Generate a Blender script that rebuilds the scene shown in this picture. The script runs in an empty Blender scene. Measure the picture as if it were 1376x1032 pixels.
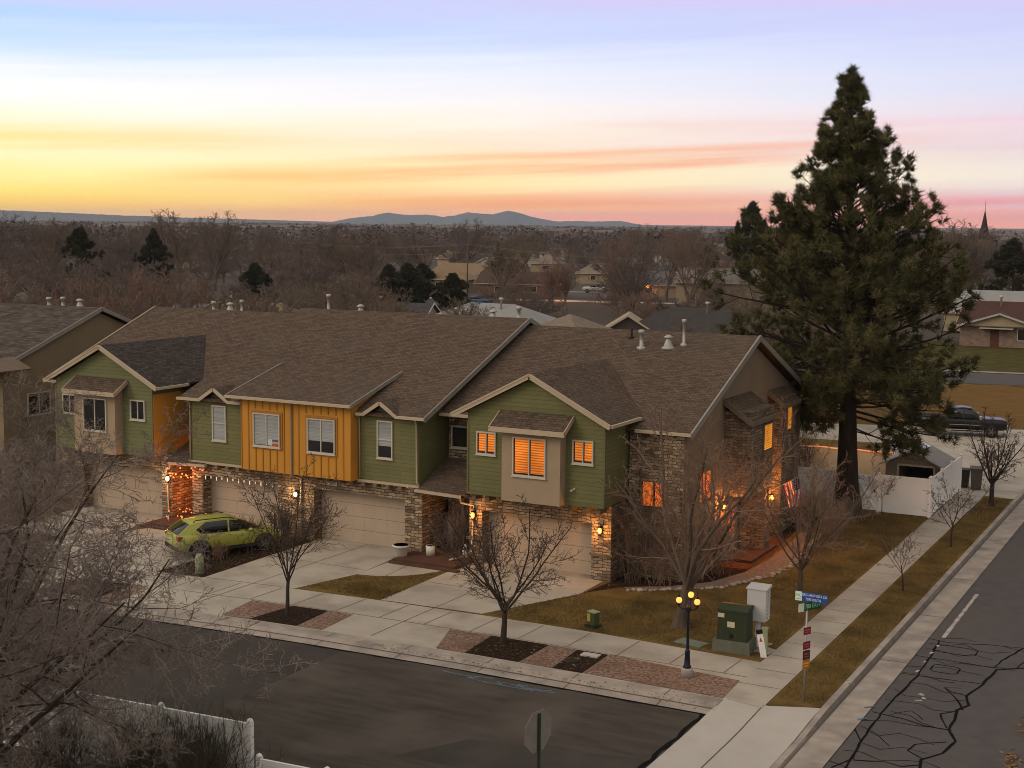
import bpy, math, random
import numpy as np
from mathutils import Vector, Matrix
S = bpy.context.scene
COL = S.collection
R_ = math.radians
random.seed(7)

# ------------------------------------------------------------------ camera
cam = bpy.data.cameras.new('camera'); CAM = bpy.data.objects.new('camera', cam); COL.objects.link(CAM)
yaw, pitch, roll = 0.490348685, 0.114461377, 0.010368946
fw = Vector((-math.sin(yaw)*math.cos(pitch), math.cos(yaw)*math.cos(pitch), -math.sin(pitch)))
rt0 = Vector((math.cos(yaw), math.sin(yaw), 0)); up0 = rt0.cross(fw)
rt = rt0*math.cos(roll)+up0*math.sin(roll); up = -rt0*math.sin(roll)+up0*math.cos(roll)
mw = Matrix(((rt.x, up.x, -fw.x, 0), (rt.y, up.y, -fw.y, 0), (rt.z, up.z, -fw.z, 14.0), (0, 0, 0, 1)))
CAM.matrix_world = mw
cam.sensor_width = 36; cam.lens = 1869.876*36/1376; cam.clip_start = .5; cam.clip_end = 60000
S.camera = CAM

# ------------------------------------------------------------------ world: sunset sky
def lin(c):
    return tuple(((x/255)/12.92 if x/255 <= .04045 else ((x/255+.055)/1.055)**2.4) for x in c)+(1,)
W = bpy.data.worlds.new('World'); S.world = W; W.use_nodes = True
nt = W.node_tree; N = nt.nodes; Lk = nt.links; N.clear()
def nd(t, **k):
    n = N.new(t)
    for a, v in k.items(): setattr(n, a, v)
    return n
def math_(op, a, b=None, c=None, clamp=False):
    n = nd('ShaderNodeMath', operation=op); n.use_clamp = clamp
    for i, v in enumerate((a, b, c)):
        if v is None: continue
        if isinstance(v, (int, float)): n.inputs[i].default_value = v
        else: Lk.new(v, n.inputs[i])
    return n.outputs[0]
def mix_(f, a, b, blend='MIX'):
    n = nd('ShaderNodeMix', data_type='RGBA', blend_type=blend)
    for i, v in ((0, f), (6, a), (7, b)):
        if isinstance(v, (int, float)): n.inputs[i].default_value = v
        elif isinstance(v, tuple): n.inputs[i].default_value = v
        else: Lk.new(v, n.inputs[i])
    return n.outputs[2]
def ramp_(f, stops):
    n = nd('ShaderNodeValToRGB'); cr = n.color_ramp; cr.interpolation = 'LINEAR'
    while len(cr.elements) < len(stops): cr.elements.new(.5)
    for e, (p, c) in zip(cr.elements, stops): e.position = p; e.color = lin(c)
    Lk.new(f, n.inputs[0]); return n.outputs[0]
tc = nd('ShaderNodeTexCoord'); sx = nd('ShaderNodeSeparateXYZ'); Lk.new(tc.outputs['Generated'], sx.inputs[0])
X_, Y_, Z_ = sx.outputs
az = math_('ARCTAN2', math_('MULTIPLY', X_, -1.0), Y_)
T_ = math_('DIVIDE', math_('SUBTRACT', az, .141), .701)              # 0 right edge of the view, 1 left edge
e0 = math_('DIVIDE', math_('ARCSINE', Z_), .1606)                     # 0 horizon, 1 nine degrees up
cmb = nd('ShaderNodeCombineXYZ'); Lk.new(math_('MULTIPLY', T_, 2.6), cmb.inputs[0])
Lk.new(math_('ADD', math_('MULTIPLY', e0, 13.0), math_('MULTIPLY', T_, 2.6)), cmb.inputs[1])
ns = nd('ShaderNodeTexNoise'); ns.inputs['Scale'].default_value = 1.0; ns.inputs['Detail'].default_value = 5; ns.inputs['Roughness'].default_value = .55
Lk.new(cmb.outputs[0], ns.inputs['Vector'])
dn = math_('SUBTRACT', ns.outputs[0], .5)
E_ = math_('ADD', e0, math_('MULTIPLY', dn, math_('MULTIPLY_ADD', e0, .22, .05)), clamp=True)
left = ramp_(E_, [(0, (253, 190, 96)), (.05, (255, 205, 98)), (.11, (255, 226, 122)), (.2, (255, 238, 160)), (.28, (255, 246, 196)), (.36, (254, 240, 188)), (.41, (255, 247, 216)), (.5, (255, 252, 243)), (.6, (244, 247, 254)), (.72, (208, 227, 252)), (.84, (186, 213, 250)), (.94, (200, 210, 246)), (1, (222, 202, 236))])
mid = ramp_(E_, [(0, (246, 158, 144)), (.04, (250, 172, 142)), (.09, (254, 200, 140)), (.13, (250, 196, 150)), (.18, (255, 234, 178)), (.25, (255, 241, 196)), (.34, (250, 228, 206)), (.42, (252, 240, 226)), (.52, (248, 241, 241)), (.68, (230, 235, 249)), (.83, (203, 214, 248)), (.94, (204, 206, 243)), (1, (214, 200, 238))])
right = ramp_(E_, [(0, (244, 158, 142)), (.045, (241, 158, 150)), (.075, (238, 168, 164)), (.1, (222, 198, 202)), (.15, (226, 206, 208)), (.22, (238, 226, 214)), (.28, (236, 222, 214)), (.34, (228, 208, 214)), (.42, (236, 214, 222)), (.57, (220, 220, 238)), (.72, (211, 216, 243)), (.88, (203, 204, 242)), (1, (212, 202, 239))])
sky = mix_(math_('MULTIPLY_ADD', T_, 2.0, 0, clamp=True), right, mid)
sky = mix_(math_('MULTIPLY_ADD', T_, 2.0, -1.0, clamp=True), sky, left)
# one long pink-orange band of cloud rising to the right, and a thinner yellow one above it
def band(sky, e_at_left, slope, wid, amt, ca, cb, t0, t1):
    c = math_('SUBTRACT', E_, math_('MULTIPLY_ADD', T_, slope, e_at_left-slope))
    c = math_('DIVIDE', c, wid)
    g = math_('POWER', 2.718, math_('MULTIPLY', math_('MULTIPLY', c, c), -1.0))
    ends = math_('MULTIPLY', math_('MULTIPLY_ADD', T_, 7.0, -7.0*t0, clamp=True), math_('MULTIPLY_ADD', T_, -7.0, 7.0*t1, clamp=True))
    g = math_('MULTIPLY', math_('MULTIPLY', g, ends), math_('MULTIPLY', math_('MULTIPLY_ADD', ns.outputs[0], 3.0, -.75, clamp=True), amt))
    return mix_(g, sky, mix_(T_, lin(ca), lin(cb)))
sky = band(sky, .15, -.2, .05, .85, (238, 158, 160), (253, 208, 110), .14, .92)
sky = band(sky, .205, -.19, .016, .9, (240, 178, 176), (255, 214, 120), .05, .7)
sky = band(sky, .345, -.02, .045, .65, (236, 200, 205), (253, 226, 140), .66, 1.3)
sky = band(sky, .40, -.05, .03, .55, (232, 200, 214), (250, 214, 150), -.4, .5)
sky = band(sky, .07, -.05, .03, .7, (226, 130, 140), (250, 170, 70), -.5, .75)
# away from the sunset: dusk dome brightened behind the camera to light the facades
dt = nd('ShaderNodeVectorMath', operation='DOT_PRODUCT'); Lk.new(tc.outputs['Generated'], dt.inputs[0]); dt.inputs[1].default_value = Vector((-.45, -.80, .40)).normalized()
amb = math_('MULTIPLY_ADD', dt.outputs['Value'], .42, .61)
ambc = mix_(1.0, (1.0, .90, .805, 1), amb, 'MULTIPLY')
st = nd('ShaderNodeTexSky', sky_type='NISHITA'); st.sun_disc = False; st.sun_elevation = R_(2); st.sun_rotation = R_(-38)
ambc = mix_(.05, ambc, st.outputs[0], 'ADD')
away = math_('MULTIPLY_ADD', math_('ABSOLUTE', math_('SUBTRACT', T_, .5)), 1.0, -.9, clamp=True)
upw = math_('MULTIPLY_ADD', e0, .8, -.85, clamp=True)
hs = nd('ShaderNodeHueSaturation'); hs.inputs['Saturation'].default_value = 1.05; Lk.new(sky, hs.inputs['Color']); sky = hs.outputs[0]
lift = math_('MULTIPLY_ADD', math_('POWER', 2.718, math_('MULTIPLY', math_('MAXIMUM', e0, 0.0), -7.0)), .44, 1.12)
fin = mix_(math_('MAXIMUM', away, upw), mix_(1.0, sky, lift, 'MULTIPLY'), ambc)
bg = nd('ShaderNodeBackground'); Lk.new(fin, bg.inputs[0]); bg.inputs[1].default_value = 1.0
wo = nd('ShaderNodeOutputWorld'); Lk.new(bg.outputs[0], wo.inputs[0])

soft_fill = bpy.data.lights.new('soft_fill', 'SUN'); soft_fill.energy = .85; soft_fill.angle = R_(28); soft_fill.color = (1, .82, .64)  # added soft fill from behind the camera, not the setting sun
SUN = bpy.data.objects.new('soft_fill', soft_fill); COL.objects.link(SUN)
SUN.rotation_euler = Vector((.50, .78, -.55)).to_track_quat('-Z', 'Y').to_euler()

S.view_settings.view_transform = 'Standard'; S.view_settings.look = 'None'; S.view_settings.exposure = 0; S.view_settings.gamma = 1
cy = S.cycles
cy.max_bounces = 5; cy.diffuse_bounces = 3; cy.glossy_bounces = 2; cy.transmission_bounces = 2; cy.volume_bounces = 0; cy.transparent_max_bounces = 4
cy.use_adaptive_sampling = True; cy.adaptive_threshold = .01
cy.use_denoising = True; cy.filter_width = 0.95
try: cy.denoiser = 'OPENIMAGEDENOISE'
except Exception: pass
cy.sample_clamp_indirect = 4

# ------------------------------------------------------------------ materials
MATS = {}
def M(name, col, col2=None, scale=4.0, rough=.85, bump=0.0, bscale=40, metal=0, emit=0, spec=.25, detail=6, contrast=1.0, kind=None, k=None, uv=False, col3=None, scale3=.25, amt3=.5, stretch=None):
    if name in MATS: return MATS[name]
    m = bpy.data.materials.new(name); m.use_nodes = True; t = m.node_tree; P = t.nodes['Principled BSDF']
    P.inputs['Roughness'].default_value = rough; P.inputs['Metallic'].default_value = metal; P.inputs['Specular IOR Level'].default_value = spec
    c4 = tuple(col)+(1,)
    P.inputs['Base Color'].default_value = c4
    co = t.nodes.new('ShaderNodeTexCoord'); src = co.outputs['UV' if uv else 'Object']
    if stretch:
        mp = t.nodes.new('ShaderNodeMapping'); mp.inputs['Scale'].default_value = stretch; t.links.new(src, mp.inputs[0]); src = mp.outputs[0]
    outc = None; hgt = None
    def noise(sc, d, s=None):
        n = t.nodes.new('ShaderNodeTexNoise'); n.inputs['Scale'].default_value = sc; n.inputs['Detail'].default_value = d
        t.links.new(s or src, n.inputs['Vector']); return n
    def mx(f, a, b, bl='MIX'):
        n = t.nodes.new('ShaderNodeMix'); n.data_type = 'RGBA'; n.blend_type = bl
        for i, v in ((0, f), (6, a), (7, b)):
            if isinstance(v, (float, int, tuple)): n.inputs[i].default_value = v
            else: t.links.new(v, n.inputs[i])
        return n.outputs[2]
    if kind == 'brick':
        b = t.nodes.new('ShaderNodeTexBrick'); s2 = co.outputs['UV']
        if k.get('wob'):
            n = noise(k.get('ws', 3), 2, s2); a = t.nodes.new('ShaderNodeVectorMath'); a.operation = 'MULTIPLY_ADD'
            t.links.new(n.outputs['Color'], a.inputs[0]); a.inputs[1].default_value = (k['wob'],)*3; t.links.new(s2, a.inputs[2]); s2 = a.outputs[0]
        t.links.new(s2, b.inputs['Vector']); b.inputs['Scale'].default_value = 1
        b.inputs['Brick Width'].default_value = k['w']; b.inputs['Row Height'].default_value = k['h']; b.inputs['Mortar Size'].default_value = k['m']
        b.inputs['Mortar Smooth'].default_value = .3; b.offset = k.get('off', .5); b.inputs['Bias'].default_value = k.get('bias', 0)
        b.inputs['Color1'].default_value = c4; b.inputs['Color2'].default_value = tuple(col2)+(1,); b.inputs['Mortar'].default_value = tuple(k['mc'])+(1,)
        outc = b.outputs['Color']; hgt = b.outputs['Fac']
        n = noise(scale, 4, co.outputs['UV']); r = t.nodes.new('ShaderNodeMapRange'); t.links.new(n.outputs[0], r.inputs[0])
        r.inputs[1].default_value = .25; r.inputs[2].default_value = .75; r.inputs[3].default_value = 1-.3*contrast; r.inputs[4].default_value = 1+.3*contrast
        outc = mx(1.0, outc, r.outputs[0], 'MULTIPLY')
        if bump:
            bp = t.nodes.new('ShaderNodeBump'); bp.invert = True; bp.inputs['Strength'].default_value = bump; bp.inputs['Distance'].default_value = .02
            t.links.new(hgt, bp.inputs['Height']); t.links.new(bp.outputs[0], P.inputs['Normal'])
    elif col2 is not None:
        n = noise(scale, detail); r = t.nodes.new('ShaderNodeMapRange'); t.links.new(n.outputs[0], r.inputs[0])
        r.inputs[1].default_value = .5-.22/contrast; r.inputs[2].default_value = .5+.22/contrast
        outc = mx(r.outputs[0], c4, tuple(col2)+(1,))
    if col3 is not None:
        n = noise(scale3, 4, co.outputs['Object']); r = t.nodes.new('ShaderNodeMapRange'); t.links.new(n.outputs[0], r.inputs[0]); r.inputs[1].default_value = .48; r.inputs[2].default_value = .66; r.inputs[4].default_value = amt3
        outc = mx(r.outputs[0], outc if outc is not None else c4, tuple(col3)+(1,))
    if outc is not None: t.links.new(outc, P.inputs['Base Color'])
    if bump and kind != 'brick':
        n = noise(bscale, 4); bp = t.nodes.new('ShaderNodeBump'); bp.inputs['Strength'].default_value = bump; bp.inputs['Distance'].default_value = .05
        t.links.new(n.outputs[0], bp.inputs['Height']); t.links.new(bp.outputs[0], P.inputs['Normal'])
    if emit:
        P.inputs['Emission Strength'].default_value = emit
        if outc is not None: t.links.new(outc, P.inputs['Emission Color'])
        else: P.inputs['Emission Color'].default_value = c4
    MATS[name] = m; return m

shingle = M('shingle', (.122, .085, .061), (.074, .053, .040), scale=7, rough=.95, spec=.1, bump=.7, kind='brick', k=dict(w=.30, h=.14, m=.010, mc=(.034, .026, .021), wob=.03, ws=4, bias=-.05), contrast=.9, col3=(.095, .074, .058), scale3=.35, amt3=.3)
shingleDk = M('shingle_darker', (.080, .064, .056), (.042, .034, .031), scale=7, rough=.95, spec=.1, bump=.7, kind='brick', k=dict(w=.30, h=.14, m=.010, mc=(.02, .018, .018), wob=.03, ws=4), contrast=1.2)  # darker shingle tone, used on the left bay roof
def siding(n, c): return M(n, c, tuple(x*.9 for x in c), scale=.8, rough=.75, bump=.35, kind='brick', k=dict(w=3.7, h=.17, m=.013, mc=tuple(x*.68 for x in c)), contrast=.35)
green = siding('green_siding', (.146, .140, .058))
greenL = siding('green_siding_pale', (.150, .154, .070))  # slightly paler green for the left end house
orange = M('ochre_panel', (.50, .225, .030), (.45, .20, .027), scale=1.2, rough=.7, bump=.05)
orangeB = M('ochre_batten', (.36, .155, .022), (.32, .14, .02), scale=2, rough=.7)
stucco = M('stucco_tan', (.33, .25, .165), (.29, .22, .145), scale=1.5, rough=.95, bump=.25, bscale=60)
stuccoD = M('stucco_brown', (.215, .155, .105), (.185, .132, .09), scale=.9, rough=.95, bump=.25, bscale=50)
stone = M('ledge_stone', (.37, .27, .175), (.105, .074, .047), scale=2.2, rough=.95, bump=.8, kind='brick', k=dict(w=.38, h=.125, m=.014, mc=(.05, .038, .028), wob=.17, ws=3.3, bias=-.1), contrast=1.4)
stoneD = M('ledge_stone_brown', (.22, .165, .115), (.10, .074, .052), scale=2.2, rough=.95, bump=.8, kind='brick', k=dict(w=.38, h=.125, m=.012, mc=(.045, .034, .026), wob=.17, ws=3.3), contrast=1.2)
trim = M('trim_beige', (.42, .335, .235), (.38, .30, .21), scale=2, rough=.6)
trimD = M('trim_brown', (.16, .115, .08), (.13, .095, .066), scale=2, rough=.7)
metalg = M('flashing_grey', (.26, .235, .21), (.21, .19, .17), scale=3, rough=.5, spec=.4)
doorm = M('garage_door_beige', (.40, .315, .235), (.37, .29, .215), scale=1.0, rough=.6)
vinyl = M('white_vinyl', (.80, .785, .765), (.74, .725, .705), scale=1.2, rough=.5)
vinylT = M('tan_vinyl', (.56, .44, .31), (.50, .39, .28), scale=1.5, rough=.6)
winf = M('window_frame_white', (.47, .42, .35), rough=.5)
glassD = M('dark_glass', (.012, .012, .013), (.03, .028, .028), scale=1.2, rough=.06, spec=.6)
blind = M('window_blind', (.34, .35, .345), (.24, .25, .245), rough=.5, kind='brick', k=dict(w=9, h=.06, m=.012, mc=(.24, .25, .25)), contrast=.5, scale=1)
def litblind(n, c, e): return M(n, c, tuple(x*.82 for x in c), rough=.6, emit=e, kind='brick', k=dict(w=9, h=.10, m=.026, mc=tuple(x*.45 for x in c)), contrast=1.3, scale=1.0)
lit = litblind('lit_blind', (.95, .26, .028), .38)
litY = litblind('lit_blind_gold', (1, .36, .035), .48)
litR = M('lit_curtain', (.95, .19, .02), (.75, .12, .012), scale=2.5, emit=.55)
glow = M('lamp_glow', (1, .42, .09), emit=1.3)
glowW = M('lamp_glow_white', (1, .74, .42), emit=2.2)
bulb = M('bulb_red_glow', (1, .27, .07), emit=1.2)
bulbw = M('bulb_white_glow', (1, .82, .66), emit=.5)
ledO = M('strip_light_glow', (1, .45, .16), (1, .22, .08), scale=.5, emit=.55)
blackm = M('black_metal', (.012, .012, .014), rough=.4, metal=.3)
darkblue = M('dark_blue_metal', (.012, .018, .035), rough=.35, metal=.3)
galv = M('galvanised_metal', (.36, .36, .35), (.27, .27, .26), scale=5, rough=.45, metal=.5)
concrete = M('concrete', (.40, .36, .30), (.33, .295, .245), scale=.7, rough=.92, bump=.1, col3=(.25, .215, .18), scale3=.55, amt3=.75)
concNew = M('concrete_pale', (.43, .40, .36), (.38, .35, .31), scale=.6, rough=.9, bump=.08, col3=(.34, .31, .28), scale3=1.3, amt3=.3, stretch=(1, .25, 1))
kerbm = M('kerb_concrete', (.37, .325, .28), (.24, .205, .175), scale=1.4, rough=.92, bump=.1, col3=(.16, .14, .125), scale3=.8, amt3=.6)
jointm = M('joint_dark', (.11, .09, .075), rough=1)
asphalt = M('asphalt_front', (.076, .065, .054), (.049, .042, .035), scale=1.6, rough=.95, bump=.5, bscale=45, col3=(.098, .083, .070), scale3=.3, amt3=.8, spec=.15, detail=10, contrast=1.3, stretch=(.35, 1.6, 1))
asphaltE = M('asphalt_side', (.094, .086, .084), (.074, .068, .067), scale=1.6, rough=.95, bump=.3, bscale=70, col3=(.10, .085, .078), scale3=.16, amt3=.6, spec=.15)
tar = M('tar_seal', (.008, .008, .009), rough=.95, spec=.05)
paint = M('road_paint', (.46, .43, .40), (.22, .2, .19), scale=3, rough=.8)
lawn = M('dry_lawn', (.175, .110, .035), (.098, .064, .023), scale=.9, rough=1, bump=.6, bscale=22, spec=.05, col3=(.055, .040, .014), scale3=.45, amt3=.75)
lawnG = M('green_lawn', (.075, .068, .02), (.05, .045, .015), scale=.8, rough=1, bump=.6, bscale=20, spec=.05, col3=(.12, .085, .03), scale3=.5)
gravelR = M('gravel_red', (.30, .205, .16), (.12, .078, .06), scale=9, rough=1, bump=.8, bscale=25, spec=.05, contrast=1.5, col3=(.16, .09, .06), scale3=.9, amt3=.7)
mulch = M('bark_mulch', (.045, .028, .018), (.014, .010, .008), scale=10, rough=1, bump=1, bscale=20, spec=.05, contrast=1.5)
mulchLit = M('bark_lamplit', (.16, .06, .022), (.07, .028, .012), scale=8, rough=1, bump=1, bscale=20, spec=.05, contrast=1.4)  # bark with the orange of the entry lamps put into its colour
porchfl = M('porch_floor', (.085, .042, .027), (.06, .03, .02), scale=2, rough=.8)
earth = M('valley_ground', (.075, .058, .045), (.048, .036, .030), scale=.03, rough=1, detail=8, col3=(.10, .085, .075), scale3=.004, amt3=.6)
bark = M('bark_grey', (.105, .080, .062), (.060, .045, .036), scale=6, rough=1, bump=.5, bscale=15, stretch=(1, 1, .2))
barkD = M('bark_dark', (.050, .036, .029), (.030, .022, .018), scale=6, rough=1, bump=.5, bscale=15, stretch=(1, 1, .2))
twigD = M('twig_dark', (.115, .080, .060), (.060, .043, .034), scale=2, rough=1)
twigP = M('twig_pinkish', (.235, .150, .104), (.13, .083, .06), scale=1, rough=1)
twigG = M('twig_grey', (.28, .225, .195), (.10, .08, .069), scale=1.1, rough=1)
twigB = M('twig_brown', (.105, .078, .062), (.066, .048, .040), scale=.12, rough=1)
pinebark = M('pine_bark', (.040, .026, .019), (.020, .014, .011), scale=5, rough=1, bump=.8, bscale=8, stretch=(1, 1, .25))
needle = M('pine_needles', (.036, .038, .016), (.125, .112, .046), scale=1.3, rough=.9, spec=.15, contrast=1.6)
needleD = M('dark_needles', (.028, .030, .016), (.055, .052, .026), scale=.4, rough=.9, spec=.1)

# ------------------------------------------------------------------ mesh helpers
class MB:
    def __init__(s, xf=None): s.v = []; s.f = []; s.m = []; s.xf = xf; s.sm = []
    def face(s, pts, m=0, smooth=False):
        b = len(s.v); pts = [tuple(p) for p in pts]
        if s.xf: pts = [s.xf(p) for p in pts][::-1]
        s.v += pts; s.f.append(tuple(range(b, b+len(pts)))); s.m.append(m); s.sm.append(smooth)
    def hexa(s, p, m=0):     # p: 8 points, bottom ring then top ring, anticlockwise from above
        for q in ((3, 2, 1, 0), (4, 5, 6, 7), (0, 1, 5, 4), (1, 2, 6, 5), (2, 3, 7, 6), (3, 0, 4, 7)): s.face([p[i] for i in q], m)
        return s
    def box(s, x0, x1, y0, y1, z0, z1, m=0):
        return s.hexa([(x0, y0, z0), (x1, y0, z0), (x1, y1, z0), (x0, y1, z0), (x0, y0, z1), (x1, y0, z1), (x1, y1, z1), (x0, y1, z1)], m)
    def obox(s, O, u, n, a0, a1, d0, d1, z0, z1, m=0):   # u along, n outward, z up
        O = Vector(O); u = Vector(u); n = Vector(n); Z = Vector((0, 0, 1))
        c = [(a0, d0), (a1, d0), (a1, d1), (a0, d1)]
        if u.cross(n).z < 0: c = c[::-1]
        return s.hexa([O+u*a+n*d+Z*z for z in (z0, z1) for a, d in c], m)
    def prism(s, poly, axis, a0, a1, m=0):   # poly in the other two axes
        def P(p, a): return (a, p[0], p[1]) if axis == 'x' else ((p[0], a, p[1]) if axis == 'y' else (p[0], p[1], a))
        ar = sum(poly[i][0]*poly[(i+1) % len(poly)][1]-poly[(i+1) % len(poly)][0]*poly[i][1] for i in range(len(poly)))
        pl = poly if (ar > 0) != (axis == 'y') else poly[::-1]
        s.face([P(p, a0) for p in pl][::-1], m); s.face([P(p, a1) for p in pl], m)
        for i in range(len(pl)):
            p, q = pl[i], pl[(i+1) % len(pl)]
            s.face([P(p, a0), P(q, a0), P(q, a1), P(p, a1)], m)
        return s
    def slab(s, pts, t, m=0):                # polygon thickened downwards
        pts = [Vector(p) for p in pts]; n = (pts[1]-pts[0]).cross(pts[2]-pts[0]).normalized()
        if n.z < 0: pts = pts[::-1]; n = -n
        lo = [p-n*t for p in pts]
        s.face(pts, m); s.face(lo[::-1], m)
        for i in range(len(pts)): j = (i+1) % len(pts); s.face([lo[i], lo[j], pts[j], pts[i]], m)
        return s
    def bar(s, a, b, w, h, m=0, up=(0, 0, 1)):     # rectangular bar from a to b
        a = Vector(a); b = Vector(b); d = (b-a).normalized(); sd = d.cross(Vector(up)).normalized(); u2 = sd.cross(d)
        c = [sd*(-w/2)-u2*h/2, sd*(w/2)-u2*h/2, sd*(w/2)+u2*h/2, sd*(-w/2)+u2*h/2]
        A = [a+x for x in c]; B = [b+x for x in c]
        s.face(A, m); s.face(B[::-1], m)
        for i in range(4): j = (i+1) % 4; s.face([A[j], A[i], B[i], B[j]], m)
        return s
    def tube(s, pts, r, n=8, m=0, cap=True):
        pts = [Vector(p) for p in pts]; rr = r if isinstance(r, (list, tuple)) else [r]*len(pts); rings = []
        for i, p in enumerate(pts):
            d = (pts[min(i+1, len(pts)-1)]-pts[max(i-1, 0)]).normalized(); a = Vector((0, 0, 1)) if abs(d.z) < .9 else Vector((1, 0, 0))
            x = d.cross(a).normalized(); y = d.cross(x)
            rings.append([p+x*(rr[i]*math.cos(2*math.pi*k/n))+y*(rr[i]*math.sin(2*math.pi*k/n)) for k in range(n)])
        for A, B in zip(rings, rings[1:]):
            for k in range(n): s.face([A[k], A[(k+1) % n], B[(k+1) % n], B[k]], m, True)
        if cap: s.face(rings[0][::-1], m); s.face(rings[-1], m)
        return s
    def lathe(s, prof, c=(0, 0, 0), n=16, m=0):
        return s.tube([(c[0], c[1], c[2]+z) for r, z in prof], [max(r, .001) for r, z in prof], n, m)
    def ball(s, c, r, m=0, n=12, k=8, sz=1):
        P = [(r*math.sin(math.pi*i/k), -r*sz*math.cos(math.pi*i/k)) for i in range(k+1)]
        return s.lathe(P, c, n, m)
    def loft(s, rings, m=0, cap=True, smooth=True, closed=True):
        for A, B in zip(rings, rings[1:]):
            K = len(A)
            for k in range(K if closed else K-1): s.face([A[k], A[(k+1) % K], B[(k+1) % K], B[k]], m, smooth)
        if cap: s.face(rings[0][::-1], m); s.face(rings[-1], m)
        return s
    def build(s, name, mats, parent=None, org=None, auto=None):
        me = bpy.data.meshes.new(name); o = Vector(org) if org is not None else Vector((0, 0, 0))
        if org is None and parent is not None and parent.name in ORG: o = ORG[parent.name]
        me.from_pydata([(p[0]-o.x, p[1]-o.y, p[2]-o.z) for p in s.v], [], s.f)
        uv = me.uv_layers.new(name='UVMap'); data = np.zeros((len(me.loops), 2), np.float32); k = 0
        for f in s.f:
            P = [Vector(s.v[i]) for i in f]; n = Vector((0, 0, 0))
            for i in range(len(P)): n += P[i].cross(P[(i+1) % len(P)])
            if n.length < 1e-12: n = Vector((0, 0, 1))
            n.normalize()
            if abs(n.z) > .97: u = Vector((1, 0, 0)); v = Vector((0, 1, 0))
            else: u = Vector((0, 0, 1)).cross(n).normalized(); v = n.cross(u)
            for p in P: data[k] = (p.dot(u), p.dot(v)); k += 1
        uv.data.foreach_set('uv', data.ravel())
        mats = mats if isinstance(mats, (list, tuple)) else [mats]
        for x in mats: me.materials.append(x)
        me.polygons.foreach_set('material_index', s.m); me.polygons.foreach_set('use_smooth', s.sm)
        if any(s.sm):
            import bmesh
            bm = bmesh.new(); bm.from_mesh(me); bmesh.ops.remove_doubles(bm, verts=bm.verts, dist=.0004); bm.to_mesh(me); bm.free()
        me.update()
        ob = bpy.data.objects.new(name, me); COL.objects.link(ob)
        if parent is not None:
            ob.parent = parent
            ORG[ob.name] = o
        elif org is not None: ob.location = o; ORG[ob.name] = o
        return ob
ORG = {}
def tag(o, label=None, cat=None, group=None, kind=None):
    if label: o['label'] = label
    if cat: o['category'] = cat
    if group: o['group'] = group
    if kind: o['kind'] = kind
    return o
def thing(name, label, cat, loc=(0, 0, 0), rotz=0, group=None, local=False):
    """Empty at the thing's base. Parts given in world coordinates unless local."""
    o = bpy.data.objects.new(name, None); COL.objects.link(o); o.location = loc; o.rotation_euler = (0, 0, rotz); o.empty_display_size = .2
    ORG[o.name] = Vector((0, 0, 0)) if local else Vector(loc)
    return tag(o, label, cat, group)
def dup(root, loc, rotz=None, label=None, group=None, scale=None):
    def cp(o, par):
        c = o.copy(); COL.objects.link(c)
        if par is not None: c.parent = par
        for ch in list(o.children): cp(ch, c)
        return c
    r = cp(root, None); r.location = loc
    if rotz is not None: r.rotation_euler = (0, 0, rotz)
    if scale is not None: r.scale = scale if not isinstance(scale, (int, float)) else (scale,)*3
    if label: r['label'] = label
    if group: r['group'] = group
    return r
def struct(name, mb, mats):
    o = mb.build(name, mats); o['kind'] = 'structure'; return o
def text(name, body, size, mat, parent, M4, ext=.002, align='CENTER', sx=1):
    c = bpy.data.curves.new(name, 'FONT'); c.body = body; c.size = size; c.align_x = align; c.align_y = 'CENTER'; c.extrude = ext
    c.materials.append(mat); tmp = bpy.data.objects.new(name, c); COL.objects.link(tmp); bpy.context.view_layer.update()
    me = bpy.data.meshes.new_from_object(tmp.evaluated_get(bpy.context.evaluated_depsgraph_get())); bpy.data.objects.remove(tmp)
    o = bpy.data.objects.new(name, me); COL.objects.link(o); o.parent = parent
    o.matrix_local = M4 @ Matrix.Diagonal((sx, 1, 1, 1)); return o

# ------------------------------------------------------------------ fast meshes for plants
def raw(name, V, F, mat, parent=None, smooth=False, loc=None):
    V = np.asarray(V, np.float32); F = np.asarray(F, np.int32); k = F.shape[1]
    me = bpy.data.meshes.new(name); me.vertices.add(len(V)); me.vertices.foreach_set('co', V.ravel())
    me.loops.add(F.size); me.loops.foreach_set('vertex_index', F.ravel())
    me.polygons.add(len(F)); me.polygons.foreach_set('loop_start', np.arange(0, F.size, k, dtype=np.int32)); me.polygons.foreach_set('loop_total', np.full(len(F), k, np.int32))
    if smooth: me.polygons.foreach_set('use_smooth', np.ones(len(F), bool))
    me.materials.append(mat); me.update(calc_edges=True)
    o = bpy.data.objects.new(name, me); COL.objects.link(o)
    if parent is not None: o.parent = parent
    if loc is not None: o.location = loc
    return o
def nrm(a): return a/np.maximum(np.linalg.norm(a, axis=-1, keepdims=True), 1e-9)
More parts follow.
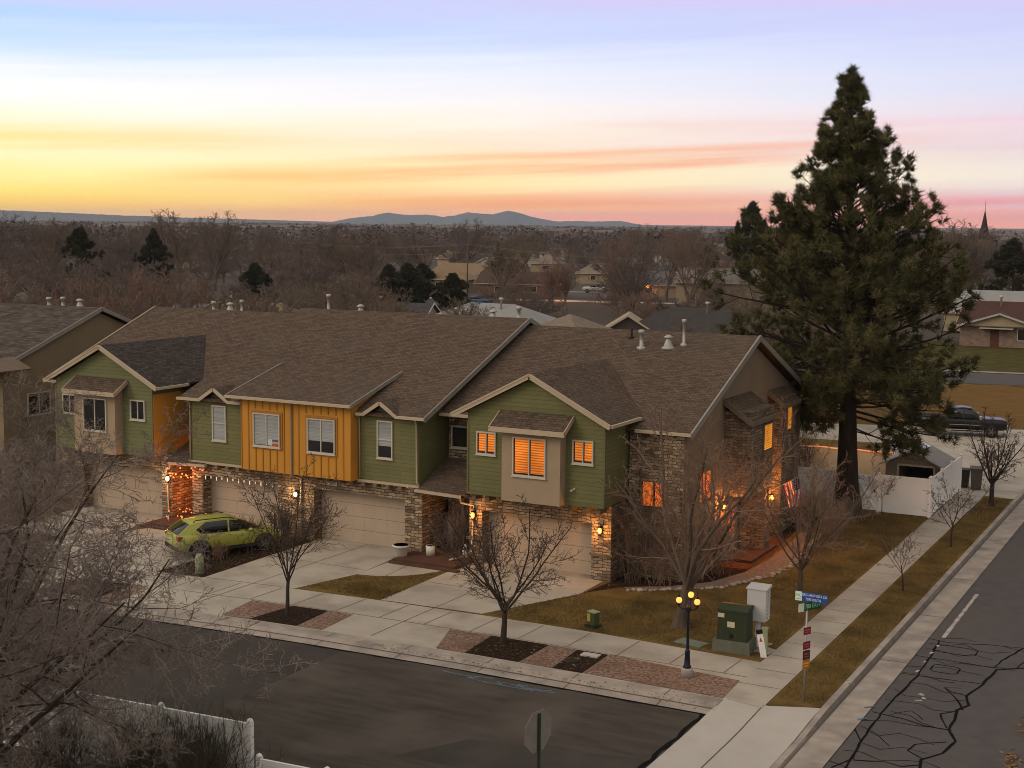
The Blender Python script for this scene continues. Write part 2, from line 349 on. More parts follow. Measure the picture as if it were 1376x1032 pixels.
def tubes(P, Rr, n):
    """P (N,K,3) polylines, Rr (N,K) radii -> verts, quads."""
    N_, K, _ = P.shape
    T = np.empty_like(P); T[:, 1:-1] = P[:, 2:]-P[:, :-2]; T[:, 0] = P[:, 1]-P[:, 0]; T[:, -1] = P[:, -1]-P[:, -2]; T = nrm(T)
    ref = np.where(np.abs(T[..., 2:3]) < .85, np.array([0, 0, 1.]), np.array([1., 0, 0]))
    A = nrm(np.cross(T, ref)); B = np.cross(T, A)
    ph = np.arange(n)*2*np.pi/n
    V = P[:, :, None]+Rr[:, :, None, None]*(A[:, :, None]*np.cos(ph)[:, None]+B[:, :, None]*np.sin(ph)[:, None])
    i = np.arange(N_)[:, None, None]*K*n+np.arange(K-1)[None, :, None]*n; k = np.arange(n)[None, None]; k2 = (k+1) % n
    F = np.stack([i+k, i+k2, i+n+k2, i+n+k], -1).reshape(-1, 4)
    return V.reshape(-1, 3), F
def merge(L):
    V = []; F = []; b = 0
    for v, f in L: V.append(v); F.append(f+b); b += len(v)
    return np.concatenate(V), np.concatenate(F)
def poly(rng, p, d, L, k, wig, upt):
    """walk k segments from p along d with wobble and a pull upwards"""
    N_ = len(p); out = [p]; d = nrm(d); s = (L/k)[:, None]
    for i in range(k):
        d = nrm(d+rng.normal(0, wig, (N_, 3))+np.array([0, 0, 1.])*upt); out.append(out[-1]+d*s)
    return np.stack(out, 1)
def spawn(rng, P, Rr, L, c, t0, t1, ang, sd, lr, rr, base=1.0, tip=.5, jit=.25):
    """children of every branch: c per branch at fractions t0..t1"""
    N_, K, _ = P.shape
    t = np.tile((np.arange(c)+rng.random((N_, c)))/c, 1)*(t1-t0)+t0
    x = t*(K-1); i = np.clip(x.astype(int), 0, K-2); f = (x-i)[..., None]
    ii = np.arange(N_)[:, None]
    A = P[ii, i]; B = P[ii, i+1]; pos = A+(B-A)*f; tan = nrm(B-A)
    r = Rr[ii, i]*(1-f[..., 0])+Rr[ii, i+1]*f[..., 0]
    az = rng.random((N_, 1))*6.28+np.arange(c)[None]*2.4+rng.normal(0, .5, (N_, c))
    ref = np.where(np.abs(tan[..., 2:3]) < .85, np.array([0, 0, 1.]), np.array([1., 0, 0]))
    a = nrm(np.cross(tan, ref)); b = np.cross(tan, a); th = np.radians(rng.normal(ang, sd, (N_, c)))[..., None]
    side = a*np.cos(az)[..., None]+b*np.sin(az)[..., None]
    d = tan*np.cos(th)+side*np.sin(th)
    l = L[:, None]*lr*(base+(tip-base)*t)*(1+rng.uniform(-jit, jit, (N_, c)))
    return pos.reshape(-1, 3), d.reshape(-1, 3), l.ravel(), np.maximum(r*rr, .0).ravel()
def bare_tree(seed, H, r0, trunk, levels, lean=(0, 0), minr=.006, wig0=.05, ns=8):
    """trunk: dict(h=fork height fraction). levels: list of dicts. Returns (trunk mesh data, crown mesh data)."""
    rng = np.random.default_rng(seed)
    p = np.zeros((1, 3)); d = np.array([[lean[0], lean[1], 1.0]])
    Lt = np.array([H*trunk['h']]); P = poly(rng, p, d, Lt, 8, wig0, trunk.get('up', .02))
    s = np.linspace(0, 1, 9)[None]; Rr = r0*(1-(1-trunk.get('tip', .6))*s)*(1+trunk.get('flare', .5)*np.exp(-s*9))
    big = [tubes(P, Rr, ns)]; small = []
    L = np.array([H*1.0])
    for j, lv in enumerate(levels):
        pos, dd, l, r = spawn(rng, P, Rr, L, lv['c'], lv['t0'], lv['t1'], lv['a'], lv.get('sd', 10), lv['lr'], lv.get('rr', .6), lv.get('base', 1), lv.get('tip', .5), lv.get('jit', .25))
        dd = nrm(dd+np.array([0, 0, lv.get('lift', 0)]))
        k = lv.get('k', 4); P = poly(rng, pos, dd, l, k, lv.get('w', .12), lv.get('up', .03))
        s = np.linspace(0, 1, k+1)[None]; r = np.maximum(r, minr); Rr = np.maximum(r[:, None]*(1-(1-lv.get('taper', .4))*s), minr*.6); L = l
        (big if lv.get('big') else small).append(tubes(P, Rr, lv.get('n', 4)))
    return merge(big), merge(small)
def put_tree(name, label, pos, data, m1, m2, rotz=0, group=None, cat='tree', crown='crown'):
    t = thing(name, label, cat, pos, rotz, group, local=True)
    raw('trunk', data[0][0], data[0][1], m1, t, True); raw(crown, data[1][0], data[1][1], m2, t)
    return t
def tufts(rng, C_, D_, n, L, w):
    """needle tufts: n thin blades round each centre C_ leaning along D_; triangles"""
    K = len(C_)
    d = nrm(rng.normal(0, 1, (K, n, 3))*.75+nrm(D_)[:, None]*.75)
    s = nrm(np.cross(d, rng.normal(0, 1, (K, n, 3))))*w*.5
    l = (L*rng.uniform(.6, 1.15, (K, n)))[..., None] if np.ndim(L) == 0 else (L[:, None]*rng.uniform(.6, 1.15, (K, n)))[..., None]
    c = C_[:, None]+rng.normal(0, .03, (K, n, 3))
    V = np.stack([c-s, c+s, c+d*l], 2).reshape(-1, 3); F = np.arange(len(V)).reshape(-1, 3)
    return V, F

# ------------------------------------------------------------------ the setting
def off(x):
    t = [(-80, -7.5), (-60, -4.2), (-50, -2.6), (-41, -1.55), (-36, -1.0), (-32, -.6), (-28, -.3), (-22, -.06), (-13, 0), (20, 0)]
    for (a, b), (c, d) in zip(t, t[1:]):
        if x <= c: return b+(d-b)*(x-a)/(c-a)
    return 0
def flat(mb, pts, z, m=0): mb.face([(p[0], p[1], z) for p in pts], m)
def strip(mb, x0, x1, ya, yb, za, zb=None, m=0, step=2.0, fa=off, fb=off):
    zb = za if zb is None else zb; n = max(1, int(abs(x1-x0)/step)); xs = [x0+(x1-x0)*i/n for i in range(n+1)]
    for a, b in zip(xs, xs[1:]):
        mb.face([(a, ya+fa(a), za), (b, ya+fa(b), za), (b, yb+fb(b), zb), (a, yb+fb(a), zb)], m)
g = MB(); n = 96
for r0, r1 in ((0, 400), (400, 2000), (2000, 10400)):
    for i in range(n):
        a, b = 2*math.pi*i/n, 2*math.pi*(i+1)/n
        P = [(r*math.cos(t), r*math.sin(t), -.3) for r, t in ((r0, a), (r1, a), (r1, b), (r0, b))]
        g.face(P if r0 else P[:3])
struct('ground', g, earth)
# streets
g = MB(); strip(g, -80, -13.3, 20, 37.3, -.13, fa=lambda x: 0); struct('front_street', g, asphalt)
g = MB(); flat(g, [(-9.35, -10), (12, -10), (12, 330), (-9.35, 330)], -.13); struct('side_street', g, asphaltE)
g = MB(); strip(g, -34.6, -26.0, 26, 37.25, -.126, fa=lambda x: 0); flat(g, [(-19.5, 30.2), (-13.6, 30.3), (-13.6, 33.2), (-18.4, 32.1)], -.1255)
patchm = M('asphalt_patch', (.036, .031, .027), (.052, .045, .038), scale=.7, rough=.95, bump=.3, bscale=50, col3=(.066, .058, .05), scale3=.5, amt3=.6)
struct('street_patch', g, patchm)
# kerbs: rolled front kerb with gutter, upright side kerb
g = MB()
strip(g, -80, -13.25, 37.86, 38.42, .012); strip(g, -80, -13.25, 37.68, 37.86, -.075, .012); strip(g, -80, -13.25, 37.27, 37.68, -.118, -.085); strip(g, -80, -13.25, 37.68, 37.682, -.085, -.075)
x = -79.0
while x < -13.5:
    o = off(x); g.face([(x, 37.27+o, -.112), (x+.035, 37.27+o, -.112), (x+.035, 37.68+o, -.078), (x, 37.68+o, -.078)], 1)
    g.face([(x, 37.87+o, .017), (x+.035, 37.87+o, .017), (x+.035, 38.41+o, .017), (x, 38.41+o, .017)], 1); x += 3.05
strip(g, -80, -13.3, 37.665, 37.70, -.078, -.062, 1)
struct('front_kerb', g, [kerbm, jointm])
g = MB()
def kx(y): return -10.3
ys = [24+i*1.2 for i in range(10)]+[36.0+i*.5 for i in range(12)]+[42+i*2.0 for i in range(150)]
for a, b in zip(ys, ys[1:]):
    za = .014 if a > 39.0 else max(-.10, .014-(39.0-a)*.045); zb = .014 if b > 39.0 else max(-.10, .014-(39.0-b)*.045)
    A, B = kx(a), kx(b)
    g.face([(A-.2, a, za), (A, a, za), (B, b, zb), (B-.2, b, zb)]); g.face([(A, a, za), (A+.06, a, -.118), (B+.06, b, -.118), (B, b, zb)], 2)
    g.face([(A+.06, a, -.118), (A+1.02, a, -.105), (B+1.02, b, -.105), (B+.06, b, -.118)])
    g.face([(A+.06, a, -.113), (A+.13, a, -.112), (B+.13, b, -.112), (B+.06, b, -.113)], 1)
y = 45.0
while y < 160:
    g.face([(-10.24, y, -.112), (-9.29, y, -.100), (-9.29, y+.04, -.100), (-10.24, y+.04, -.112)], 1); y += 6.1
struct('side_kerb', g, [kerbm, jointm, M('kerb_face', (.20, .175, .155), (.12, .105, .095), scale=2, rough=.95)])
g = MB()
ys2 = [24, 30, 35.6, 36.4, 37.2, 38.0, 38.5]
def az2(y): return max(-.092, .006-(38.3-y)*.045) if y < 38.3 else .006
for a, b in zip(ys2, ys2[1:]):
    g.face([(-13.30, a, az2(a)), (-10.49, a, az2(a)), (-10.49, b, az2(b)), (-13.30, b, az2(b))])
    g.face([(-13.30, a, -.14), (-13.30, a, az2(a)), (-13.30, b, az2(b)), (-13.30, b, -.14)])
    g.face([(-12.06, a, az2(a)+.005), (-12.02, a, az2(a)+.005), (-12.02, b, az2(b)+.005), (-12.06, b, az2(b)+.005)], 1)
g.face([(-10.49, 38.5, .006), (-10.49, 39.1, .006), (-11.9, 38.5, .006)]); g.face([(-13.3, 35.9, -.052), (-10.5, 35.9, -.052), (-10.5, 35.93, -.052), (-13.3, 35.93, -.052)], 1) if False else None
struct('crossing_apron', g, [concNew, jointm])
# ground of the plots: lawn base, then concrete, beds and gravel laid on it
g = MB(); pts = [(x, 38.42+off(x)) for x in (-80, -60, -50, -41, -36, -32, -28, -22, -13.2)]
flat(g, pts+[(-12.0, 38.3), (-10.5, 39.2), (-10.5, 141), (-80, 141)], -.004); struct('yard_lawn', g, lawn)
g = MB(); strip(g, -60, -13.12, 38.42, 42.72, .004, fb=lambda x: off(x)+(0 if x < -19 else -.06*(x+19)))
flat(g, [(-28.12, 42.44), (-23.97, 42.70), (-22.05, 47.0), (-22.1, 49.9), (-28.14, 49.9)], .0045)
flat(g, [(-35.98, 41.70), (-31.9, 42.12), (-31.06, 45.2), (-31.3, 49.9), (-36.05, 49.9)], .0048)
flat(g, [(-44.9, 40.1), (-38.25, 41.45), (-38.0, 49.9), (-43.0, 49.9), (-44.6, 46)], .0051)
flat(g, [(-48.6, 39.7), (-44.9, 40.1), (-44.6, 49.9), (-50.3, 49.9)], .0047)
arc = [(-31.06, 45.16)]+[(-31.06+2.75*math.sin(R_(a))*1.0, 48.3-3.1*math.cos(R_(a))) for a in (12, 25, 40, 55, 70, 85)]+[(-28.75, 48.4), (-31.1, 48.5)]
flat(g, arc, .0053)
def joint(a, b, w=.028, z=.011):
    d = Vector((b[0]-a[0], b[1]-a[1], 0)).normalized(); s = Vector((-d.y, d.x, 0))*w/2
    flat(g, [(a[0]-s.x, a[1]-s.y), (b[0]-s.x, b[1]-s.y), (b[0]+s.x, b[1]+s.y), (a[0]+s.x, a[1]+s.y)], z, 1)
x = -58.0
while x < -13.6:
    joint((x, 40.75+off(x)), (x+.05, 42.62+off(x)-(0 if x < -19 else .06*(x+19)))); x += 1.83
for x0, x1 in ((-59, -13.3),):
    for i in range(40):
        a = x0+(x1-x0)*i/40; b = x0+(x1-x0)*(i+1)/40; joint((a, 40.72+off(a)), (b, 40.72+off(b)))
for a, b in (((-25.9, 38.5), (-25.7, 49.8)), ((-28.0, 45.6), (-22.9, 45.6)), ((-33.8, 38.0), (-33.6, 49.7)), ((-36, 45.9), (-31.2, 45.9)), ((-40.7, 37.2), (-40.6, 49.7)), ((-42.8, 45.6), (-38.2, 45.6)), ((-29.9, 45.3), (-30.2, 48.4)), ((-35.9, 41.75), (-31.9, 42.15)), ((-27.9, 42.46), (-24, 42.72))): joint(a, b)
struct('front_sidewalk', g, [concrete, jointm])
g = MB(); flat(g, [(-13.12, 38.45), (-12.0, 38.25), (-12.0, 140), (-13.36, 140), (-13.36, 45), (-13.40, 42.2)], .009)
def joint(a, b, w=.028, z=.0135):
    d = Vector((b[0]-a[0], b[1]-a[1], 0)).normalized(); s = Vector((-d.y, d.x, 0))*w/2
    flat(g, [(a[0]-s.x, a[1]-s.y), (b[0]-s.x, b[1]-s.y), (b[0]+s.x, b[1]+s.y), (a[0]+s.x, a[1]+s.y)], z, 1)
y = 40.1
while y < 130: joint((-13.34, y), (-12.02, y+.01)); y += 1.6
struct('side_sidewalk', g, [concrete, jointm])
# park strip: alternating gravel and bark beds
def bed(name, mat, polys, z=.016):
    g = MB()
    for p in polys: flat(g, p, z)
    return struct(name, g, mat)
F = 38.50; Bk = 40.62
def q(xa, xb, xc, xd): return [(xa, F+off(xa)), (xb, F+off(xb)), (xc, Bk+off(xc)), (xd, Bk+off(xd))]
bed('gravel_bed', gravelR, [q(-23.25, -22.2, -22.36, -23.95), q(-20.15, -19.02, -19.14, -20.12), [(-17.9, F), (-13.3, F-.02), (-13.38, 40.25), (-17.95, Bk+.05)], q(-31.9, -30.75, -30.45, -32.2), q(-28.75, -27.75, -27.9, -28.9), q(-40.1, -38.9, -38.8, -40.0), q(-37.3, -36.3, -36.9, -37.6)], .0165)
bed('mulch_bed', mulch, [q(-22.17, -20.18, -20.15, -22.33), q(-18.99, -17.93, -17.98, -19.11), q(-30.72, -28.78, -28.93, -30.42), q(-38.87, -37.33, -37.63, -38.77)], .0168)
bed('planting_bed', mulch, [[(-22.0, 47.2), (-21.2, 48.6), (-19.5, 49.75), (-18.4, 51.1), (-17.7, 53.5), (-17.7, 57.0), (-18.0, 60), (-18.4, 66.2), (-19.6, 66.2), (-19.4, 50.6), (-21.75, 50.7), (-21.78, 49.1)], [(-38.15, 41.5), (-36.05, 41.68), (-36.1, 49.2), (-37.95, 49.2)], [(-31.2, 47.7), (-30.6, 47.9), (-30.6, 48.7), (-31.3, 48.7)], [(-50.3, 41), (-46, 41), (-46, 44), (-50, 44)]], .0075)
# the walk round the corner house, edged with pale stones
curve = [(-21.0, 48.75), (-19.5, 49.8), (-18.35, 51.2), (-17.62, 53.6), (-17.5, 56.0), (-17.6, 59.0), (-17.9, 62)]
outer = [(-20.6, 48.35), (-19.1, 49.35), (-17.7, 50.6), (-16.55, 53.3), (-16.3, 56.2), (-16.7, 59.2), (-17.0, 62)]
g = MB()
for i in range(len(curve)-1): flat(g, [curve[i], outer[i], outer[i+1], curve[i+1]], .012)
struct('gravel_walk', g, M('walk_gravel', (.24, .17, .13), (.13, .095, .075), scale=9, rough=1, bump=.6, bscale=25, contrast=1.3))
g = MB(); flat(g, [(-19.2, 53.8), (-17.75, 53.9), (-17.65, 57.2), (-18.0, 60.2), (-19.2, 60.6)], .011); struct('bark_bed', g, mulchLit)
rs = random.Random(3)
def pebble(mb, x, y, r, z=0.0):
    pts = []
    for k in range(3):
        zz = z+r*(.0, .45, .7)[k]; rr = r*(1.0, .95, .5)[k]
        pts.append([(x+rr*math.cos(a*1.047)*rs.uniform(.8, 1.15), y+rr*math.sin(a*1.047)*rs.uniform(.8, 1.15), zz) for a in range(6)])
    mb.loft(pts, 0, True, True)
g = MB()
for i in range(len(outer)-1):
    for k in range(9):
        t = k/9; a, b = outer[i], outer[i+1]
        pebble(g, a[0]+(b[0]-a[0])*t+rs.uniform(-.08, .08), a[1]+(b[1]-a[1])*t+rs.uniform(-.08, .08), rs.uniform(.07, .17))
tag(g.build('edging_stones', M('edging_stone', (.38, .31, .24), (.2, .16, .125), scale=3, rough=.9)), 'pale stones edging the curved gravel walk', 'stones', None, 'stuff')
# short dry grass on the lawns
rng = np.random.default_rng(5)
def grass(name, label, polys, n, hmax, mat):
    P = []
    for (x0, x1, y0, y1, k) in polys:
        P.append(np.column_stack([rng.uniform(x0, x1, k), rng.uniform(y0, y1, k)]))
    P = np.concatenate(P)
    keep = np.ones(len(P), bool)
    x, y = P[:, 0], P[:, 1]
    lawnE = (x > -24) & (x < -13.5) & (y > 42.8) & ((x > -22) | (y < 42.6+(x+24)*2.3)) & ~((x < -16.2-.0) & (y > 48.3+(x+20.6)*.7) & (x < -16.2)) & ~((x < -20) & (y > 47.2))
    park = (x > -11.9) & (x < -10.6) & (y > 39.3)
    mid = (x > -31.8+(y-42.12)*.2727) & (x < -27.98-(y-42.4)*.05) & (y > 42.6) & (((x+31.06)/2.82)**2+((y-48.3)/3.18)**2 > 1) & (y < 48)
    back = (y > 104)
    bedL = (x > -38.1) & (x < -36.1) & (y > 41.7) & (y < 49)
    P = P[lawnE | park | mid | back | bedL]; k = len(P)
    a = rng.random(k)*6.28; h = rng.uniform(.3, 1, k)*hmax; w = .012
    bx = np.column_stack([np.cos(a)*w, np.sin(a)*w, np.zeros(k)]); c = np.column_stack([P, np.zeros(k)])
    t = c+np.column_stack([rng.normal(0, .035, k), rng.normal(0, .035, k), h])
    V = np.stack([c-bx, c+bx, t], 1).reshape(-1, 3)
    o = raw(name, V, np.arange(len(V)).reshape(-1, 3), mat); tag(o, label, 'grass', None, 'stuff')
blade = M('dry_grass_blade', (.19, .130, .050), (.095, .068, .027), scale=.8, rough=1, spec=.05, contrast=1.3)
grass('lawn_grass', 'short dry winter grass on the lawns and the park strip', [(-24, -13.4, 42.5, 68.3, 60000), (-11.95, -10.5, 39.2, 75, 16000), (-32, -27.8, 42.4, 48.4, 9000), (-38.2, -36, 41.6, 49, 1500)], 0, .085, blade)
# side street: tar-sealed cracks and worn paint
def ribbon(mb, pts, w, z, m=0, jit=0):
    P = [Vector((p[0], p[1], 0)) for p in pts]; o = []
    Q = []
    for a, b in zip(P, P[1:]):
        n = max(1, int((b-a).length/.35))
        for i in range(n): Q.append(a.lerp(b, i/n)+Vector((rs.uniform(-jit, jit), rs.uniform(-jit, jit), 0)))
    Q.append(P[-1])
    for i, p in enumerate(Q):
        d = (Q[min(i+1, len(Q)-1)]-Q[max(i-1, 0)]).normalized(); s = Vector((-d.y, d.x, 0))*w*.5*rs.uniform(.7, 1.35); o.append((p-s, p+s))
    for (a, b), (c, d) in zip(o, o[1:]): mb.face([(a.x, a.y, z), (c.x, c.y, z), (d.x, d.y, z), (b.x, b.y, z)], m)
    return mb
g = MB(); z = -.1245
for k, (pts, w) in enumerate([
    ([(-9.31, 48.26), (-8.6, 48.1), (-7.4, 48.5), (-6.22, 48.76), (-5.0, 49.6)], .07), ([(-9.37, 46.07), (-8.2, 46.05), (-6.65, 46.0)], .07), ([(-9.33, 43.94), (-8.2, 44.0), (-6.80, 44.13)], .07),
    ([(-8.9, 48.2), (-8.8, 46.1), (-8.75, 43.95), (-8.88, 41.5), (-8.92, 39.9), (-8.9, 38), (-8.75, 35)], .10), ([(-5.3, 46.9), (-6.1, 46.3), (-6.63, 45.84), (-6.79, 44.05), (-7.02, 42.73), (-6.80, 41.9), (-7.05, 41.3), (-6.93, 40.4), (-6.93, 39.5), (-6.58, 38.7), (-6.72, 37.6), (-7.12, 36.84), (-7.0, 35.9), (-6.6, 34.9)], .12),
    ([(-9.2, 39.9), (-8.2, 39.75), (-7.6, 39.5), (-6.84, 39.5)], .09), ([(-8.72, 40.2), (-8.1, 40.1), (-7.75, 39.7), (-7.2, 39.45)], .05), ([(-8.71, 35.9), (-8.0, 36.2), (-7.5, 36.1), (-7.11, 36.42)], .08), ([(-9.3, 38.3), (-8.9, 37.4), (-8.75, 36.0), (-9.1, 35.1)], .07),
    ([(-8.95, 38.3), (-8.5, 38.0), (-8.1, 37.4)], .05), ([(-7.1, 36.9), (-7.6, 37.3), (-7.5, 37.9), (-6.8, 38.5)], .07), ([(-7.02, 42.73), (-7.5, 42.9), (-7.75, 43.2), (-7.3, 43.4)], .06), ([(-7.75, 43.2), (-7.2, 42.2), (-6.9, 41.4)], .08),
    ([(-6.22, 48.76), (-6.5, 47.6), (-6.65, 46.9), (-6.75, 46.1)], .09), ([(-6.1, 46.3), (-5.9, 47.6), (-4.6, 48.0)], .06), ([(-7.12, 36.8), (-7.0, 36.1), (-6.3, 35.9), (-5.4, 35.4)], .07), ([(-6.9, 48.6), (-5.8, 48.2), (-5.0, 48.4)], .05), ([(-7.0, 41.3), (-7.4, 40.7), (-7.0, 39.6)], .07)]):
    ribbon(g, pts, w*.66, z+k*.00012, 0, .022)
for c, (cx_, cy_, a, b) in enumerate([(-8.2, 47.3, .68, .42), (-8.1, 45.05, .42, .40)]):
    ribbon(g, [(cx_+a*max(-1, min(1, 1.35*math.cos(t*.5236))), cy_+b*max(-1, min(1, 1.35*math.sin(t*.5236)))) for t in range(13)], .05, -.122+c*.0002)
for k in range(16):
    y0 = 34.5+k*.95; x0 = -9.2 if k % 3 else -8.8; Q_ = [(x0+i*.55+rs.uniform(-.1, .1), y0+rs.uniform(-.35, .35)) for i in range(rs.randint(3, 6))]
    ribbon(g, Q_, .026, -.1216+k*.00005, 0, .04)
P_ = [(x, 37.24+off(x)) for x in (-60, -50, -41, -36, -32, -28, -25, -22, -18, -13.5)]
ribbon(g, P_, .11, -.1249, 0, .035); ribbon(g, [(-13.42, 37.2), (-13.45, 34), (-13.4, 30), (-13.45, 25)], .16, -.1246, 0, .05)
struct('tar_lines', g, tar)
g = MB(); ribbon(g, [(-8.85, 48.6), (-8.86, 55.2)], .12, -.1205)
for y in (44.3, 45.4, 46.5, 47.4): ribbon(g, [(-8.84+rs.uniform(-.05, .05), y), (-8.84, y+.22)], .09, -.1203)
for i in range(3): ribbon(g, [(-8.2+rs.uniform(-.25, .25), 41.5+i*.3), (-8.15+rs.uniform(-.2, .2), 41.62+i*.3)], .12, -.1201)
for i in range(5): ribbon(g, [(-8.86, 70+i*16), (-8.86, 73.5+i*16)], .12, -.1205)
struct('road_paint', g, paint)
g = MB(); bl = M('blue_paint', (.10, .17, .24), (.07, .10, .13), scale=3, rough=.8)
for x0, x1, y in ((-22.0, -20.3, 36.95), (-21.0, -18.0, 36.7), (-19.6, -18.2, 36.82)): ribbon(g, [(x0, y+off(x0)), ((x0+x1)/2, y-.08+off(x0)), (x1, y+.04)], .06, -.125+x0*.00001, 0, .06)
for x0, y0 in ((-20.9, 36.7), (-19.9, 36.7), (-19.2, 36.8), (-18.8, 36.65)):
    ribbon(g, [(x0-.15, y0-.1), (x0+.15, y0+.12)], .07, -.1243); ribbon(g, [(x0-.15, y0+.1), (x0+.12, y0-.12)], .07, -.1239)
for x0, y0 in ((-9.35, 40.1), (-9.3, 39.0)): ribbon(g, [(x0-.1, y0), (x0+.12, y0+.2)], .09, -.096, 0, .05)
ribbon(g, [(-39.8, 35.4), (-37.0, 35.6)], .08, -.124, 0, .08)
struct('utility_marks', g, bl)
# fallen leaves in the road at the right edge
rng = np.random.default_rng(8); k = 220
c = np.column_stack([rng.normal(-5.0, .12, k), rng.choice([37.6, 38.2, 40.3, 41.0, 41.7], k)+rng.normal(0, .25, k), np.full(k, -.115)])
V = np.stack([c+rng.normal(0, .06, (k, 3))*np.array([1, 1, .25]) for _ in range(3)], 1).reshape(-1, 3)
tag(raw('leaf_litter', V, np.arange(len(V)).reshape(-1, 3), M('dead_leaf', (.26, .15, .055), (.15, .08, .03), scale=5, rough=.9)), 'dry fallen leaves on the side street asphalt', 'leaves', None, 'stuff')
rng = np.random.default_rng(18); k = 2600
c = np.concatenate([np.column_stack([rng.uniform(-24, -13.5, k), rng.uniform(42.9, 60, k), np.full(k, .03)]), np.column_stack([rng.uniform(-26, -13.2, 420), 37.6+rng.normal(0, .2, 420), np.full(420, .02)]), np.column_stack([rng.uniform(-11.9, -10.2, 500), rng.uniform(39.5, 75, 500), np.full(500, .03)]), np.column_stack([rng.uniform(-23, -13.8, 500), rng.uniform(38.6, 40.2, 500), np.full(500, .03)]), np.column_stack([rng.uniform(-38, -36, 260), rng.uniform(41.8, 49, 260), np.full(260, .03)])])
c = c[~((c[:, 0] > -16.5) & (c[:, 1] > 57) | (c[:, 0] < -22) & (c[:, 1] > 43+(c[:, 0]+24)*2.2) & (c[:, 0] > -24) & (c[:, 1] > 42.6))]; k = len(c)
V = np.stack([c+rng.normal(0, .035, (k, 3))*np.array([1, 1, .3]) for _ in range(3)], 1).reshape(-1, 3)
tag(raw('fallen_leaves', V, np.arange(len(V)).reshape(-1, 3), M('leaf_brown', (.22, .135, .06), (.075, .048, .026), scale=9, rough=.9)), 'scattered dead leaves on the lawns, beds and kerbs', 'leaves', None, 'stuff')
# beyond: parking pad, field, cross street
g = MB(); flat(g, [(-20.5, 91), (-10.5, 75.6), (-10.5, 103.5), (-30, 97)], .006); flat(g, [(-60, 86), (-20.5, 91), (-30, 97), (-60, 95)], .0065); flat(g, [(-20.5, 77.0), (-10.5, 75.4), (-10.5, 91.2), (-20.5, 91.2)], .0025); struct('parking_pad', g, concrete)
g = MB(); flat(g, [(-60, 99), (-24, 101), (-10.6, 105), (-10.6, 131), (-60, 124)], .002); struct('field', g, M('dry_field', (.17, .095, .028), (.12, .068, .022), scale=.5, rough=1, bump=.5, bscale=12, spec=.05, stretch=(1, 2, 1)))
g = MB(); flat(g, [(-90, 122), (-24, 130.5), (-9.4, 133), (-9.4, 143), (-24, 141), (-90, 132)], .012); struct('cross_street', g, asphaltE)
g = MB(); flat(g, [(-90, 132.5), (-24, 141.3), (-9.4, 143.5), (-9.4, 144.8), (-24, 142.6), (-90, 134)], .03); struct('cross_kerb', g, kerbm)
g = MB(); flat(g, [(-90, 134.3), (-24, 142.9), (-9.4, 145), (-9.4, 180), (-90, 175)], .01); struct('far_lawn', g, lawnG)
# streets of the valley behind the roofs
g = MB(); flat(g, [(-260, 246), (-138, 240), (-100, 250), (-60, 262), (-60, 286), (-100, 276), (-140, 262), (-262, 262)], -.27); struct('valley_street', g, asphaltE)
g = MB(); flat(g, [(-150, 224), (-95, 238), (-62, 247), (-62, 251), (-95, 243), (-150, 229)], -.265); flat(g, [(-140, 263), (-100, 277), (-60, 287), (-60, 290), (-100, 280), (-140, 266.5)], -.262); struct('valley_pavement', g, concrete)
# mountains and the long low bench on the horizon, as solid ridges
def ridge(name, prof, d, depth, mat):
    g = MB(); a = []
    rr = random.Random(5); P = []
    for (x0, h0), (x1, h1) in zip(prof, prof[1:]):
        k = max(1, int((x1-x0)/5))
        for i in range(k):
            t = i/k; P.append((x0+(x1-x0)*t, max(.5, (h0+(h1-h0)*t)+rr.uniform(-.35, .35)*(1 if min(h0, h1) > 1 else .2))))
    P.append(prof[-1]); rows = []
    for px, h in P:
        v = rt*((px-688)/1869.876)+fw; v.z = 0; v.normalize(); hh = 14+h*d/1869.876
        c = v*d
        rows.append([c-v*depth+Vector((0, 0, -1)), c-v*depth*.45+Vector((0, 0, hh*.55+rr.uniform(-1, 1)*hh*.06)), c-v*depth*.15+Vector((0, 0, hh*.88+rr.uniform(-1, 1)*hh*.03)), c+Vector((0, 0, hh)), c+v*depth+Vector((0, 0, -1))])
    for A, B in zip(rows, rows[1:]):
        for i in range(4): g.face([A[i], B[i], B[i+1], A[i+1]], 0)
    struct(name, g, mat)
rock = M('mountain_rock', (.10, .115, .13), (.07, .085, .10), scale=.004, rough=1)
ridge('mountain', [(440, -1), (458, 2.5), (475, 6), (500, 8.5), (512, 12), (522, 13.5), (545, 10.5), (575, 11.5), (595, 8.5), (610, 10.5), (628, 15), (645, 13), (660, 12.5), (680, 18), (695, 15), (715, 9), (745, 4), (775, 5), (800, 4.5), (830, 5.5), (850, 2), (870, -1)], 9000, 900, rock)
ridge('hills', [(-160, 13), (-40, 11.5), (60, 9.5), (150, 6.5), (250, 4), (340, 2.5), (420, 1), (520, -.8), (900, -1.5), (1150, .5), (1500, 1)], 9500, 700, M('bench_land', (.085, .075, .075), (.06, .054, .056), scale=.006, rough=1))

